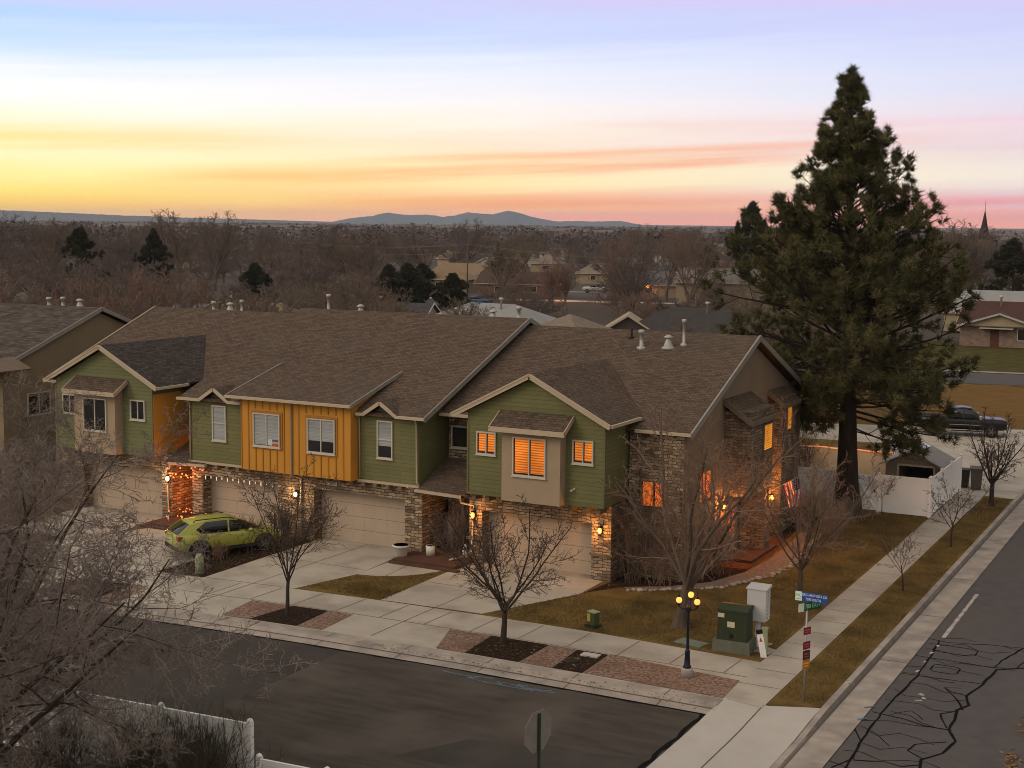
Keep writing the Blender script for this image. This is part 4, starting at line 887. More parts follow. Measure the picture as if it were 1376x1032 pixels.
def pickup(label, loc, rz, paint, chrome, detail=True, group=None):
    t = thing('pickup_truck', label, 'pickup truck', loc, rz, group, True)
    g = MB(); body_loft(g, [(-2.95, .92, .62, 1.18, 1.24), (-2.9, .98, .55, 1.2, 1.27), (-1.0, 1.0, .5, 1.2, 1.27), (-.95, 1.0, .5, 1.18, 1.22), (.9, 1.0, .48, 1.16, 1.2), (1.15, 1.0, .48, 1.2, 1.26), (2.5, .97, .5, 1.12, 1.22), (2.8, .92, .55, 1.0, 1.14), (2.88, .85, .6, .92, 1.05)])
    g.box(-2.8, -1.05, -.80, .80, 1.255, 1.285, 1); g.build('body', [paint, plastic], t, (0, 0, 0))
    cabin(t, [(-1.0, .92, 1.2, .80, 1.22), (-.86, .93, 1.2, .74, 1.84), (0, .94, 1.2, .77, 1.93), (.55, .94, 1.19, .76, 1.88), (1.35, .90, 1.2, .84, 1.22)], paint, .04, ((.0, .09),))
    for x in (-1.85, 1.85):
        for sd in (-1, 1): wheel(t, x, sd*.88, .41, .27, sd)
    if detail:
        g = MB(); g.box(2.84, 2.98, -.95, .95, .48, .70); g.box(2.86, 2.92, -.62, .62, .76, .98); g.box(2.86, 2.93, -.62, .62, .84, .87); g.build('bumper', chrome, t, (0, 0, 0))
        for sd in (-1, 1):
            MB().box(2.70, 2.90, sd*.78-.13, sd*.78+.13, .78, 1.0).build('headlight', headm, t, (0, 0, 0))
            g = MB(); g.box(1.0, 1.15, sd*1.16-.12, sd*1.16+.12, 1.22, 1.44); g.build('wing_mirror', chrome, t, (0, 0, 0))
            MB().box(-.9, 1.1, sd*1.005-.006, sd*1.005+.006, .80, .84).build('side_trim', chrome, t, (0, 0, 0))
            MB().box(-.8, 1.2, sd*1.05-.1, sd*1.05+.1, .40, .45).build('step', plastic, t, (0, 0, 0))
    return t
chrome = M('chrome_trim', (.45, .44, .43), rough=.2, metal=.8)
pickup('black pickup truck with a chrome bumper parked on the pad beyond the pine', (-17.2, 97.6, .01), R_(14), M('black_car_paint', (.006, .006, .007), rough=.25, spec=.35), chrome)
white_p = M('white_car_paint', (.42, .41, .40), rough=.35)
pickup('white pickup truck at the kerb of the far street, near the lit porch', (-123.4, 268.6, -.27), R_(-158), white_p, plastic, False)
pickup('white pickup truck backed onto the drive of the brick house across the valley', (-136.8, 265.8, -.27), R_(170), white_p, plastic, False)
def small_car(label, loc, rz, paint):
    t = thing('parked_car', label, 'car', loc, rz, None, True)
    g = MB(); body_loft(g, [(-2.15, .7, .42, .78, .86), (-1.9, .86, .3, .86, .98), (0, .88, .28, .92, .98), (1.2, .87, .28, .86, .92), (1.9, .82, .32, .72, .80), (2.15, .66, .4, .6, .66)]); g.build('body', paint, t, (0, 0, 0))
    cabin(t, [(-1.8, .76, .95, .7, .97), (-1.1, .8, .97, .6, 1.40), (.1, .82, .96, .62, 1.43), (1.0, .76, .92, .7, .94)], paint)
    for x in (-1.3, 1.3):
        for sd in (-1, 1): wheel(t, x, sd*.78, .32, .2, sd)
small_car('bright blue car behind the pale grey roof', (-122.6, 216.2, -.27), R_(35), M('blue_car_paint', (.04, .12, .32), rough=.3, spec=.6))
small_car('dull grey car parked beyond the bare trees by the far street', (-112.6, 276.6, -.27), R_(20), M('grey_car_paint', (.2, .19, .18), rough=.4))

# ------------------------------------------------------------------ street furniture
t = thing('street_lamp', 'short black street lamp with three glowing globes on a round concrete footing', 'street lamp', (-14.94, 39.78, .0))
MB().lathe([(.19, -.1), (.19, .26), (.165, .31), (0, .31)], (-14.94, 39.78, 0), 18).build('footing', kerbm, t)
MB().lathe([(.13, .31), (.13, .36), (.10, .40), (.075, .80), (.09, .83), (.06, .87), (.045, .95), (.038, 2.05), (.06, 2.08), (.085, 2.18), (.10, 2.25), (.04, 2.30), (.03, 2.42), (0, 2.42)], (-14.94, 39.78, 0), 12).build('post', darkblue, t)
for k, (dx, dy, z) in enumerate(((-.30, -.05, 2.44), (-.02, .24, 2.58), (.30, -.06, 2.46))):
    c = Vector((-14.94+dx, 39.78+dy, z)); b = Vector((-14.94, 39.78, 2.2))
    g = MB(); g.tube([b, b+Vector((dx*.6, dy*.6, -.03)), c+Vector((0, 0, -.2)), c+Vector((0, 0, -.1))], .022, 6); g.lathe([(.03, -.17), (.07, -.13), (.075, -.09), (0, -.09)], c, 8); g.lathe([(.06, .11), (.02, .17), (.012, .24), (0, .24)], c, 8)
    a = g.build('lamp_arm', blackm, t); MB().ball(c, .095, 0, 12, 8, 1.05).build('globe', glow, a)
    l = bpy.data.lights.new('globe_light', 'POINT'); l.energy = 24; l.color = (1, .42, .1); l.shadow_soft_size = .12
    lo = bpy.data.objects.new('globe_light', l); COL.objects.link(lo); lo.parent = t; lo.location = c-ORG[t.name]+Vector((0, 0, -.02))
# transformer, mailbox cluster, posts
tg = M('transformer_green', (.030, .040, .018), (.022, .030, .014), scale=3, rough=.5); padg = M('pad_grey_green', (.13, .135, .10), (.095, .10, .075), scale=3, rough=.9)
t = thing('transformer_box', 'dark green metal transformer cabinet on a grey pad', 'transformer', (-14.6, 43.25, 0), R_(3), None, True)
g = MB(); P = lambda s, z: [(-.62*s, -.42*s, z), (.62*s, -.42*s, z), (.62*s, .42*s, z), (-.62*s, .42*s, z)]
g.hexa(P(1.04, -.02)+P(1.0, .40)); g.build('pad', padg, t, (0, 0, 0))
g = MB(); g.hexa([(x*.57/.62, y, z) for x, y, z in P(.9, .40)]+[(x*.53/.62, y+.03, z) for x, y, z in P(.9, 1.35)]); g.build('cabinet', tg, t, (0, 0, 0))
g = MB(); g.prism([(-.38, 1.35), (.44, 1.35), (.44, 1.47), (.05, 1.53), (-.38, 1.42)], 'x', -.52, .52); g.build('lid', tg, t, (0, 0, 0))
for x0, x1, z0, z1 in ((-.48, -.26, 1.16, 1.30), (-.15, .10, .85, 1.04)):
    MB().box(x0, x1, -.385, -.37, z0, z1).build('warning_label', M('label_cream', (.52, .47, .33), (.40, .36, .26), scale=30, rough=.7), t, (0, 0, 0))
g = MB(); g.box(-.06, .04, -.41, -.375, .50, .62); g.build('latch', blackm, t, (0, 0, 0))
mb_ = M('mailbox_grey', (.50, .50, .49), (.45, .45, .44), scale=2, rough=.45, metal=.1)
t = thing('mailbox_cluster', 'tall pale grey cluster mailbox on a pedestal', 'mailbox', (-13.95, 44.0, 0), R_(0), None, True)
g = MB(); g.box(-.42, .22, -.24, .26, .92, 2.0); g.build('cabinet', mb_, t, (0, 0, 0))
g = MB(); g.prism([(-.28, 2.0), (.30, 2.0), (.30, 2.10), (-.28, 2.03)], 'x', -.46, .26); g.build('roof', mb_, t, (0, 0, 0))
g = MB()
for j in range(2):
    for i in range(8):
        z0 = .97+i*.125; g.box(.22, .232, -.22+j*.24, -.005+j*.24, z0, z0+.112); 
g.build('mail_door', M('mailbox_door', (.54, .55, .56), rough=.4, metal=.1), t, (0, 0, 0))
g = MB()
for j in range(2):
    for i in range(8): z0 = .97+i*.125; g.box(.232, .240, -.05+j*.24, -.02+j*.24, z0+.04, z0+.075)
g.build('lock', blackm, t, (0, 0, 0))
g = MB(); g.lathe([(.17, .0), (.17, .04), (.09, .06), (.09, .92), (0, .92)], (-.1, .0, .02), 12); g.build('pedestal', mb_, t, (0, 0, 0))
g = MB(); flat(g, [(-14.9, 43.5), (-13.42, 43.25), (-13.36, 43.9), (-13.75, 44.05), (-13.65, 44.5), (-14.9, 44.8)], .012); struct('mailbox_slab', g, concrete)
t = thing('marker_post', 'leaning white utility marker post with a red mark and black cap', 'marker post', (-13.48, 42.95, -.02), 0, None, True); t.rotation_euler = (R_(6), R_(-11), R_(20))
MB().box(-.10, .10, -.03, .03, -.05, .86).build('post', vinyl, t, (0, 0, 0)); MB().box(-.105, .105, -.05, .05, .86, .98).build('cap', blackm, t, (0, 0, 0)); MB().prism([(-.05, .58), (.05, .58), (0, .74)], 'y', -.036, -.031).build('red_mark', M('mark_red', (.5, .06, .02)), t, (0, 0, 0))
t = thing('utility_pedestal', 'pale green utility pedestal beside the leaning white post', 'pedestal', (-13.62, 43.42, 0), R_(8), None, True)
pgm = M('pale_green_plastic', (.30, .33, .20), (.25, .28, .17), scale=3, rough=.6)
g = MB(); g.hexa([(-.11, -.09, 0), (.11, -.09, 0), (.11, .09, 0), (-.11, .09, 0), (-.09, -.07, .8), (.09, -.07, .8), (.09, .07, .8), (-.09, .07, .8)]); g.build('body', pgm, t, (0, 0, 0)); MB().box(-.105, .105, -.085, .085, .80, .86).build('cap', pgm, t, (0, 0, 0))
t = thing('utility_pedestal', 'low green and yellow utility pedestal alone on the front lawn', 'pedestal', (-19.79, 43.31, 0), R_(-20), None, True)
MB().box(-.24, .24, -.2, .2, -.02, .1).build('base', tg, t, (0, 0, 0)); MB().box(-.17, .17, -.13, .13, .1, .52).build('body', M('pedestal_green', (.06, .07, .03), rough=.6), t, (0, 0, 0)); MB().box(-.18, .18, -.14, .14, .52, .56).build('cap', pgm, t, (0, 0, 0)); MB().box(-.16, -.02, -.145, -.132, .2, .48).build('warning_label', M('label_yellow', (.42, .33, .06), rough=.7), t, (0, 0, 0))
t = thing('utility_pedestal', 'round topped pale green pedestal in the bed beside the lime green car', 'pedestal', (-36.59, 42.17, 0), 0, None, True)
MB().lathe([(.17, -.05), (.17, .62), (.15, .72), (.09, .79), (0, .81)], (0, 0, 0), 14).build('body', pgm, t, (0, 0, 0)); MB().lathe([(.20, -.02), (.20, .05), (0, .05)], (0, 0, 0), 14).build('base', padg, t, (0, 0, 0))
t = thing('utility_cover', 'flat green utility box lid set in the grass by the front sidewalk', 'utility cover', (-16.1, 43.2, 0), R_(-12), None, True)
MB().box(-.5, .5, -.3, .3, -.05, .035).build('lid', M('lid_green', (.17, .21, .16), (.13, .16, .12), scale=4, rough=.8), t, (0, 0, 0)); MB().box(-.55, .55, -.35, .35, -.06, .02).build('rim', padg, t, (0, 0, 0))
t = thing('utility_cover', 'small pale concrete lid in the bark bed of the park strip', 'utility cover', (-18.45, 40.2, 0), 0, None, True)
MB().box(-.3, .3, -.17, .17, 0, .06).build('lid', concNew, t, (0, 0, 0)); MB().box(-.06, .06, -.17, -.165, .02, .04).build('slot', blackm, t, (0, 0, 0))
t = thing('manhole_cover', 'dark round valve cover in the bark bed of the park strip', 'manhole cover', (-18.75, 39.55, 0), 0, None, True)
MB().lathe([(.24, 0), (.24, .04), (.2, .05), (0, .05)], (0, 0, 0), 16).build('lid', blackm, t, (0, 0, 0)); MB().lathe([(.28, -.01), (.28, .03), (.24, .03)], (0, 0, 0), 16).build('rim', plastic, t, (0, 0, 0))
# street-name sign
t = thing('street_sign', 'street name post with blue and green blades and small red and orange signs', 'street sign', (-11.10, 39.39, 0), 0, None, True)
MB().tube([(0, 0, -.05), (0, 0, 3.02)], .03, 8).build('post', galv, t, (0, 0, 0))
blueS = M('sign_blue', (.022, .07, .27), (.018, .058, .23), scale=3, rough=.4); greenS = M('sign_green', (.012, .075, .025), rough=.4); whiteS = M('sign_white', (.62, .68, .62), rough=.4); txw = M('sign_text_white', (.68, .72, .74), rough=.4); txg = M('sign_text_pale_green', (.32, .62, .34), rough=.4)
def blade(par, name, ang, x0, x1, z0, z1, m, white_w, yoff):
    D = Matrix.Rotation(ang, 4, 'Z'); g = MB(); g.box(x0, x1, yoff-.008, yoff+.008, z0, z1); g.box(x0, x0+white_w, yoff-.012, yoff+.012, z0+.002, z1-.002, 1)
    o = g.build(name, [m, whiteS], par, (0, 0, 0)); o.matrix_local = D; return o
b1 = blade(t, 'name_blade', R_(-4), -.36, .62, 3.05, 3.33, blueS, .20, -.02)
def tm(x, y, z): return Matrix.Translation((x, y, z)) @ Matrix.Rotation(R_(90), 4, 'X')
text('lettering', 'ORCHARD VISTA CIR', .108, txw, b1, tm(.225, -.031, 3.25), sx=.74); text('lettering', '7590 SOUTH', .105, txw, b1, tm(.19, -.031, 3.125), sx=.80)
text('emblem', 'MC', .13, M('emblem_green', (.10, .40, .14), rough=.5), b1, tm(-.26, -.034, 3.21)); MB().box(-.34, -.18, -.0345, -.0325, 3.10, 3.115).build('emblem_line', MATS['emblem_green'], b1, (0, 0, 0))
b2 = blade(t, 'number_blade', R_(62), -.36, .56, 2.78, 3.03, greenS, .21, -.02)
text('lettering', '700 EAST', .19, txg, b2, tm(.21, -.031, 2.905), sx=.85)
for z0, z1, c, s in ((2.06, 2.28, (.22, .025, .03), 'NO'), (1.62, 1.85, (.20, .022, .035), 'NO'), (1.30, 1.58, (.10, .018, .016), ''), (1.02, 1.29, (.42, .17, .02), '')):
    D = Matrix.Rotation(R_(64), 4, 'Z'); g = MB(); g.box(-.15, .15, -.045, -.033, z0, z1); mm = M('sign_plate_%d' % int(z0*100), c, tuple(x*.75 for x in c), scale=9, rough=.5)
    o = g.build('sign_plate', mm, t, (0, 0, 0)); o.matrix_local = D
    g = MB(); g.box(-.11, .11, -.048, -.0455, z0+(z1-z0)*.55, z0+(z1-z0)*.72); g.box(-.09, .09, -.048, -.0455, z0+(z1-z0)*.25, z0+(z1-z0)*.38)
    g.build('plate_text', M('plate_text_%d' % int(z0*100), tuple(min(1, x*1.6+.06) for x in c), rough=.5), o, (0, 0, 0))
# stop sign seen from behind
t = thing('stop_sign', 'back of an octagonal stop sign on a dark green post in the foreground', 'stop sign', (-13.1, 25.9, 0), R_(-12), None, True)
MB().box(.012, .05, -.035, .035, -.2, 3.52).build('post', M('post_green', (.028, .038, .026), (.02, .028, .02), scale=6, rough=.7), t, (0, 0, 0))
o8 = [(.455*math.cos(R_(22.5+45*k))*1.08, 3.12+.455*math.sin(R_(22.5+45*k))*1.08) for k in range(8)]
MB().prism(o8, 'x', 0, .008).build('sign_back', M('sign_back_grey', (.25, .235, .21), (.20, .19, .17), scale=4, rough=.6, metal=.2), t, (0, 0, 0))
MB().prism(o8, 'x', -.004, -.0005).build('sign_face', M('stop_red', (.35, .012, .015), rough=.4), t, (0, 0, 0))
text('lettering', 'STOP', .32, txw, t, Matrix.Translation((-.006, 0, 3.12)) @ Matrix.Rotation(R_(-90), 4, 'Z') @ Matrix.Rotation(R_(90), 4, 'X'))
# pots and small things by the middle porch
def pot(name, label, loc, prof, mat, cat):
    t = thing(name, label, cat, loc, 0, None, True); MB().lathe(prof, (0, 0, 0), 18).build('pot', mat, t, (0, 0, 0)); return t
potm = M('pot_white', (.55, .52, .47), (.48, .45, .41), scale=4, rough=.6)
t = pot('planter', 'large tapered white planter full of soil at the edge of the curved walk', (-30.95, 48.25, .01), [(.20, 0), (.24, .05), (.33, .50), (.37, .52), (.37, .60), (.32, .60), (.31, .54), (0, .54)], potm, 'planter')
MB().lathe([(.30, .545), (.2, .565), (0, .57)], (0, 0, 0), 14).build('soil', mulch, t, (0, 0, 0))
t = pot('bucket', 'straight sided white bucket on the brown porch', (-29.9, 48.9, .16), [(.19, 0), (.20, .42), (.18, .42), (.17, .03), (0, .03)], potm, 'bucket'); MB().tube([(.2*math.cos(a), 0, .40-.0+.05*math.sin(a)) for a in (0, .8, 1.57, 2.3, 3.14)], .008, 5).build('handle', galv, t, (0, 0, 0))
t = pot('garden_figure', 'small grey garden figure beside the stone pillar of the porch', (-28.45, 49.3, .16), [(.13, 0), (.13, .05), (.12, .15), (.14, .28), (.07, .36), (.08, .40), (.10, .46), (.06, .54), (0, .56)], M('cast_grey', (.34, .33, .31), rough=.8), 'figure'); MB().lathe([(.15, -.01), (.15, .02), (0, .02)], (0, 0, 0), 12).build('base', padg, t, (0, 0, 0))
# flag
t = thing('house_flag', 'striped red, white and navy flag hanging from a slanted pole on the corner house', 'flag', (-18.14, 57.95, 2.55))
A = Vector((-18.14, 57.95, 2.55)); Bt = Vector((-16.95, 58.5, 3.30))
MB().tube([A, Bt], .016, 6).ball(Bt, .035).build('pole', M('flagpole', (.30, .22, .12), rough=.4), t)
dirp = (A-Bt).normalized(); hoist = .8; fly = 1.35; nx, ny = 26, 13; V = []; idx = []
stripe = [M('flag_stripe_red', (.33, .02, .035), rough=.8), M('flag_stripe_white', (.50, .44, .40), rough=.8), M('flag_navy', (.014, .016, .055), rough=.8)]
g = MB()
def fp(i, j):
    a, b = i/nx, j/ny                       # a along the fly (down), b along the hoist
    p = Bt+dirp*(.05+hoist*b*(1-.45*a)); return p+Vector((.05*math.sin(b*9+a*3)*a, .13*math.sin(b*11+a*2.0)*(a**.5), -fly*a*(1-.12*b)))
for i in range(nx):
    for j in range(ny):
        m = 2 if (i < nx*.42 and j < 7) else j % 2
        g.face([fp(i, j), fp(i, j+1), fp(i+1, j+1), fp(i+1, j)], m)
fl = g.build('cloth', stripe, t)
g = MB()
for i in range(5):
    for j in range(4):
        p = fp(1.2+i*2.0, .8+j*1.6); n_ = Vector((.75, -.55, 0)).normalized()*.012; g.ball(p+n_, .02, 0, 5, 4); g.ball(p-n_, .02, 0, 5, 4)
g.build('stars', stripe[1], fl)

# ------------------------------------------------------------------ fences, shed, bins
def fence(name, label, pts, h0, h1, mat, post_every=2.4, posts=True, cap=True, z=0):
    t = thing(name, label, 'fence', (pts[0][0], pts[0][1], z))
    for a, b in zip(pts, pts[1:]):
        a = Vector((a[0], a[1], z)); b = Vector((b[0], b[1], z)); L = (b-a).length; d = (b-a)/L; n = max(1, round(L/post_every))
        for i in range(n):
            p, q_ = a+d*(L*i/n), a+d*(L*(i+1)/n); g = MB(); up = Vector((0, 0, 1))
            g.bar(p+up*((h0+h1)/2), q_+up*((h0+h1)/2), .035, h1-h0-.2); g.bar(p+up*(h1-.07), q_+up*(h1-.07), .06, .14); g.bar(p+up*(h0+.07), q_+up*(h0+.07), .06, .14)
            k = int((q_-p).length/.29)
            for w in range(1, k):
                c = p+(q_-p)*(w/k); g.bar(c+up*(h0+.14), c+up*(h1-.14), .010, .044, 0, tuple(d))
            g.build('panel', mat, t)
            g = MB(); g.box(p.x-.065, p.x+.065, p.y-.065, p.y+.065, z-.1, z+h1+.05); g.lathe([(.095, 0), (.095, .03), (0, .09)], (p.x, p.y, z+h1+.05), 4); g.build('post', mat, t)
        g = MB(); g.box(b.x-.065, b.x+.065, b.y-.065, b.y+.065, z-.1, z+h1+.05); g.lathe([(.095, 0), (.095, .03), (0, .09)], (b.x, b.y, z+h1+.05), 4); g.build('post', mat, t)
    return t
t = fence('vinyl_fence', 'white vinyl privacy fence with a gate, wrapping the yard behind the pine', [(-21.0, 68.5), (-17.15, 68.4)], .04, 1.9, vinyl, 2.0)
def extra(t, a, b):
    u = fence('vinyl_fence', '', [a, b], .04, 1.9, vinyl, 2.4)
    for c in list(u.children):
        w = ORG[u.name]-ORG[t.name]; c.parent = t; c.location = w
    bpy.data.objects.remove(u)
extra(t, (-15.9, 68.4), (-13.42, 68.4)); extra(t, (-13.42, 68.62), (-13.42, 76.3))
g = MB(); g.box(-17.08, -15.97, 68.38, 68.42, .08, 1.80); g.bar((-17.0, 68.36, 1.7), (-16.05, 68.36, .2), .04, .11, 0, (0, 1, 0)); g.box(-17.06, -15.98, 68.34, 68.38, 1.64, 1.78); g.box(-17.06, -15.98, 68.34, 68.38, .1, .24)
gt = g.build('gate', vinyl, t); MB().box(-16.1, -16.04, 68.30, 68.34, 1.0, 1.15).build('gate_latch', blackm, gt)
t = fence('yard_fence', 'tan fence at the back of the yard with glowing strip lights along its top', [(-25.5, 76.6), (-17.2, 76.6)], .04, 1.75, vinylT, 2.1)
g = MB()
for i in range(16): x = -25.4+i*.52; g.tube([(x, 76.5, 1.72+.03*math.sin(i*1.7)), (x+.52, 76.5, 1.72+.03*math.sin((i+1)*1.7))], .03, 5)
g.build('strip_light', ledO, t)
l = bpy.data.lights.new('strip_glow', 'POINT'); l.energy = 10; l.color = (1, .5, .2); l.shadow_soft_size = 1.0
for x in (-23.5, -21, -18.5):
    lo = bpy.data.objects.new('strip_glow', l); COL.objects.link(lo); lo.parent = t; lo.location = Vector((x, 76.1, 1.75))-ORG[t.name]
t = thing('garden_shed', 'small skylit shed with a dark open doorway behind the white fence', 'shed', (-14.9, 74, 0))
sh = M('shed_wall', (.20, .155, .11), (.17, .13, .095), scale=2, rough=.8); g = MB(); g.box(-16.6, -15.95, 72.8, 75.6, 0, 1.75); g.box(-14.1, -13.75, 72.8, 75.6, 0, 1.75); g.box(-15.95, -14.1, 75.2, 75.6, 0, 1.75); g.prism([(-16.6, 1.75), (-13.75, 1.75), (-15.2, 2.45)], 'y', 72.8, 75.6); g.build('wall', sh, t)
MB().box(-15.94, -14.11, 74.9, 75.19, .02, 1.72).build('shade_panel', plastic, t)  # black panel painting in the shade inside the open shed
g = MB(); g.slab([(-15.2, 72.5, 2.56), (-13.5, 72.5, 1.74), (-13.5, 75.9, 1.74), (-15.2, 75.9, 2.56)], .06); g.slab([(-15.2, 72.5, 2.56), (-16.9, 72.5, 1.74), (-16.9, 75.9, 1.74), (-15.2, 75.9, 2.56)], .06); rf = g.build('roof', M('shed_roof_grey', (.25, .225, .215), (.2, .18, .17), scale=2, rough=.7), t)
g = MB()
for i in range(4): g.slab([(-15.15, 72.7+i*.78, 2.575), (-14.85, 72.7+i*.78, 2.43), (-14.85, 73.2+i*.78, 2.43), (-15.15, 73.2+i*.78, 2.575)], .02)
g.build('skylight', M('skylight', (.6, .62, .64), rough=.2), rf)
g = MB()
for a, b in (((-15.95, 72.76, 0), (-15.95, 72.76, 1.75)), ((-14.1, 72.76, 0), (-14.1, 72.76, 1.75)), ((-15.95, 72.76, 1.75), (-14.1, 72.76, 1.75))): g.bar(a, b, .1, .05, 0, (0, 1, 0))
g.build('door_frame', trim, t)
t = thing('wheelie_bin', 'brown wheeled refuse bin beyond the end of the white fence', 'bin', (-12.75, 77.3, 0), R_(10), None, True)
binm = M('bin_brown', (.10, .082, .062), (.08, .066, .05), scale=5, rough=.7)
g = MB(); g.hexa([(-.26, -.28, .06), (.26, -.28, .06), (.26, .28, .06), (-.26, .28, .06), (-.32, -.36, 1.12), (.32, -.36, 1.12), (.32, .36, 1.12), (-.32, .36, 1.12)]); g.build('body', binm, t, (0, 0, 0)); MB().prism([(-.38, 1.12), (.38, 1.12), (.38, 1.22), (-.38, 1.17)], 'x', -.34, .34).build('lid', binm, t, (0, 0, 0))
for x in (-.2, .2): MB().tube([(x-.03, .28, .11), (x+.03, .28, .11)], .11, 10).build('wheel', tyre, t, (0, 0, 0))
t = thing('wheelie_bin', 'darker refuse bin half hidden against the end of the white fence', 'bin', (-13.45, 77.6, 0), R_(4), None, True)
g = MB(); g.hexa([(-.24, -.26, .06), (.24, -.26, .06), (.24, .26, .06), (-.24, .26, .06), (-.29, -.33, .95), (.29, -.33, .95), (.29, .33, .95), (-.29, .33, .95)]); bd = M('bin_dark', (.045, .040, .032), rough=.7); g.build('body', bd, t, (0, 0, 0)); MB().box(-.31, .31, -.35, .35, .95, 1.02).build('lid', bd, t, (0, 0, 0))
# white fences at the near side of the street
fence('vinyl_fence', 'white vinyl privacy fence along the near side of the street, behind the bare tree', [(-44.5, 24.3), (-29.0, 25.35), (-21.0, 25.95)], .04, 1.83, vinyl, 2.6)
fence('vinyl_fence', 'low white vinyl fence stepping down towards the stop sign', [(-20.75, 25.98), (-16.9, 26.25)], .04, .98, vinyl, 1.95)

# ------------------------------------------------------------------ trees near the house
SL = lambda **k: k
def street_tree(seed, H, r0, h=.34, a1=32, twig=.011, c1=8, lean=(0, 0), lr1=.62, c3=8, up=.06):
    return bare_tree(seed, H, r0, dict(h=h, tip=.72, flare=.35), [
        SL(c=c1, t0=.66, t1=1.0, a=a1, sd=9, lr=lr1, rr=.48, base=1, tip=1.05, k=7, w=.08, up=up, big=True, n=6, taper=.35),
        SL(c=7, t0=.16, t1=.95, a=40, sd=11, lr=.46, rr=.5, base=1.1, tip=.5, k=5, w=.12, up=up, n=5, taper=.45),
        SL(c=c3, t0=.12, t1=1.0, a=42, sd=14, lr=.42, rr=.6, base=1.0, tip=.5, k=4, w=.15, up=.03, n=4, taper=.5),
        SL(c=4, t0=.15, t1=1.0, a=44, sd=15, lr=.5, rr=.7, base=1, tip=.6, k=3, w=.24, up=.02, n=3, taper=.6)], lean, twig)
put_tree('bare_tree', 'slender dark bare tree rising from the bark bed beside the lime green car drive', (-29.81, 38.98, 0), street_tree(11, 5.3, .075, .30, 30, .0085, 8, lr1=.60, c3=9), barkD, twigD)
put_tree('bare_tree', 'round headed dark bare tree in the bark bed before the corner garage door', (-21.57, 39.96, 0), street_tree(12, 4.7, .11, .30, 46, .009, 9, lr1=.66, c3=9), barkD, twigD)
put_tree('bare_tree', 'widest bare tree of the front lawn, pinkish twigs spread before the stone wall', (-17.12, 44.86, 0), bare_tree(13, 8.1, .25, dict(h=.20, tip=.8, flare=.5), [
    SL(c=9, t0=.78, t1=1.0, a=37, sd=12, lr=.66, rr=.42, base=1, tip=1, k=8, w=.09, up=.03, big=True, n=7, taper=.3),
    SL(c=8, t0=.15, t1=.95, a=38, sd=12, lr=.46, rr=.46, base=1.1, tip=.55, k=6, w=.13, up=.05, n=5, taper=.4),
    SL(c=7, t0=.1, t1=1, a=42, sd=14, lr=.44, rr=.5, base=1, tip=.5, k=4, w=.18, up=.05, n=4, taper=.5),
    SL(c=4, t0=.1, t1=1, a=44, sd=16, lr=.48, rr=.7, base=1, tip=.6, k=3, w=.24, up=.04, n=3, taper=.6)], (.02, -.02), .0125), M('bark_warm', (.125, .09, .066), (.075, .055, .042), scale=6, rough=1, bump=.5, bscale=15, stretch=(1, 1, .2)), twigP)
put_tree('bare_tree', 'leaning bare tree with long rising limbs behind the pale mailbox', (-14.69, 51.08, 0), street_tree(36, 5.6, .10, .24, 40, .010, 11, (.05, .02), .70, 7, .05), bark, twigP)
put_tree('sapling', 'thin bare sapling in the side park strip beyond the street name post', (-11.38, 53.65, 0), street_tree(17, 2.7, .03, .38, 26, .007, 5, c3=4), barkD, twigD)
put_tree('sapling', 'young bare tree in the side park strip in front of the white fence corner', (-11.23, 62.46, 0), street_tree(18, 3.3, .045, .34, 34, .009, 6, c3=4), barkD, twigD)
put_tree('bare_tree', 'vase shaped bare tree at the far end of the side park strip', (-11.23, 72.94, 0), street_tree(19, 4.4, .13, .32, 34, .012, 10, lr1=.66, c3=5), barkD, twigD)
put_tree('sapling', 'thin bare sapling standing against the white fence by the gate', (-15.6, 68.0, 0), street_tree(20, 2.0, .02, .5, 36, .007, 4, c3=3), barkD, twigD)
# twiggy shrubs round the corner house
def shrub(seed, H, R, stems=26, tw=.008, ang=22):
    rng = np.random.default_rng(seed); p = np.column_stack([rng.normal(0, R*.16, stems), rng.normal(0, R*.16, stems), np.zeros(stems)])
    a = rng.random(stems)*6.28; th = np.radians(np.abs(rng.normal(0, ang, stems)))
    d = np.column_stack([np.cos(a)*np.sin(th), np.sin(a)*np.sin(th), np.cos(th)]); L = H*rng.uniform(.7, 1.05, stems)
    P = poly(rng, p, d, L, 6, .08, .02); r = np.linspace(tw*2.0, tw*.9, 7)[None].repeat(stems, 0); out = [tubes(P, r, 4)]; tw2 = []
    pos, dd, l, rr = spawn(rng, P, r, L, 9, .15, 1, 32, 12, .42, .7); P2 = poly(rng, pos, dd, l, 4, .14, .05); r2 = np.maximum(rr, tw)[:, None]*np.linspace(1, .55, 5)[None]; tw2.append(tubes(P2, r2, 3))
    pos, dd, l, rr = spawn(rng, P2, r2, l, 4, .2, 1, 36, 14, .5, .8); P3 = poly(rng, pos, dd, l, 3, .18, .04); tw2.append(tubes(P3, np.maximum(rr, tw*.8)[:, None]*np.linspace(1, .5, 4)[None], 3))
    return merge(out), merge(tw2)
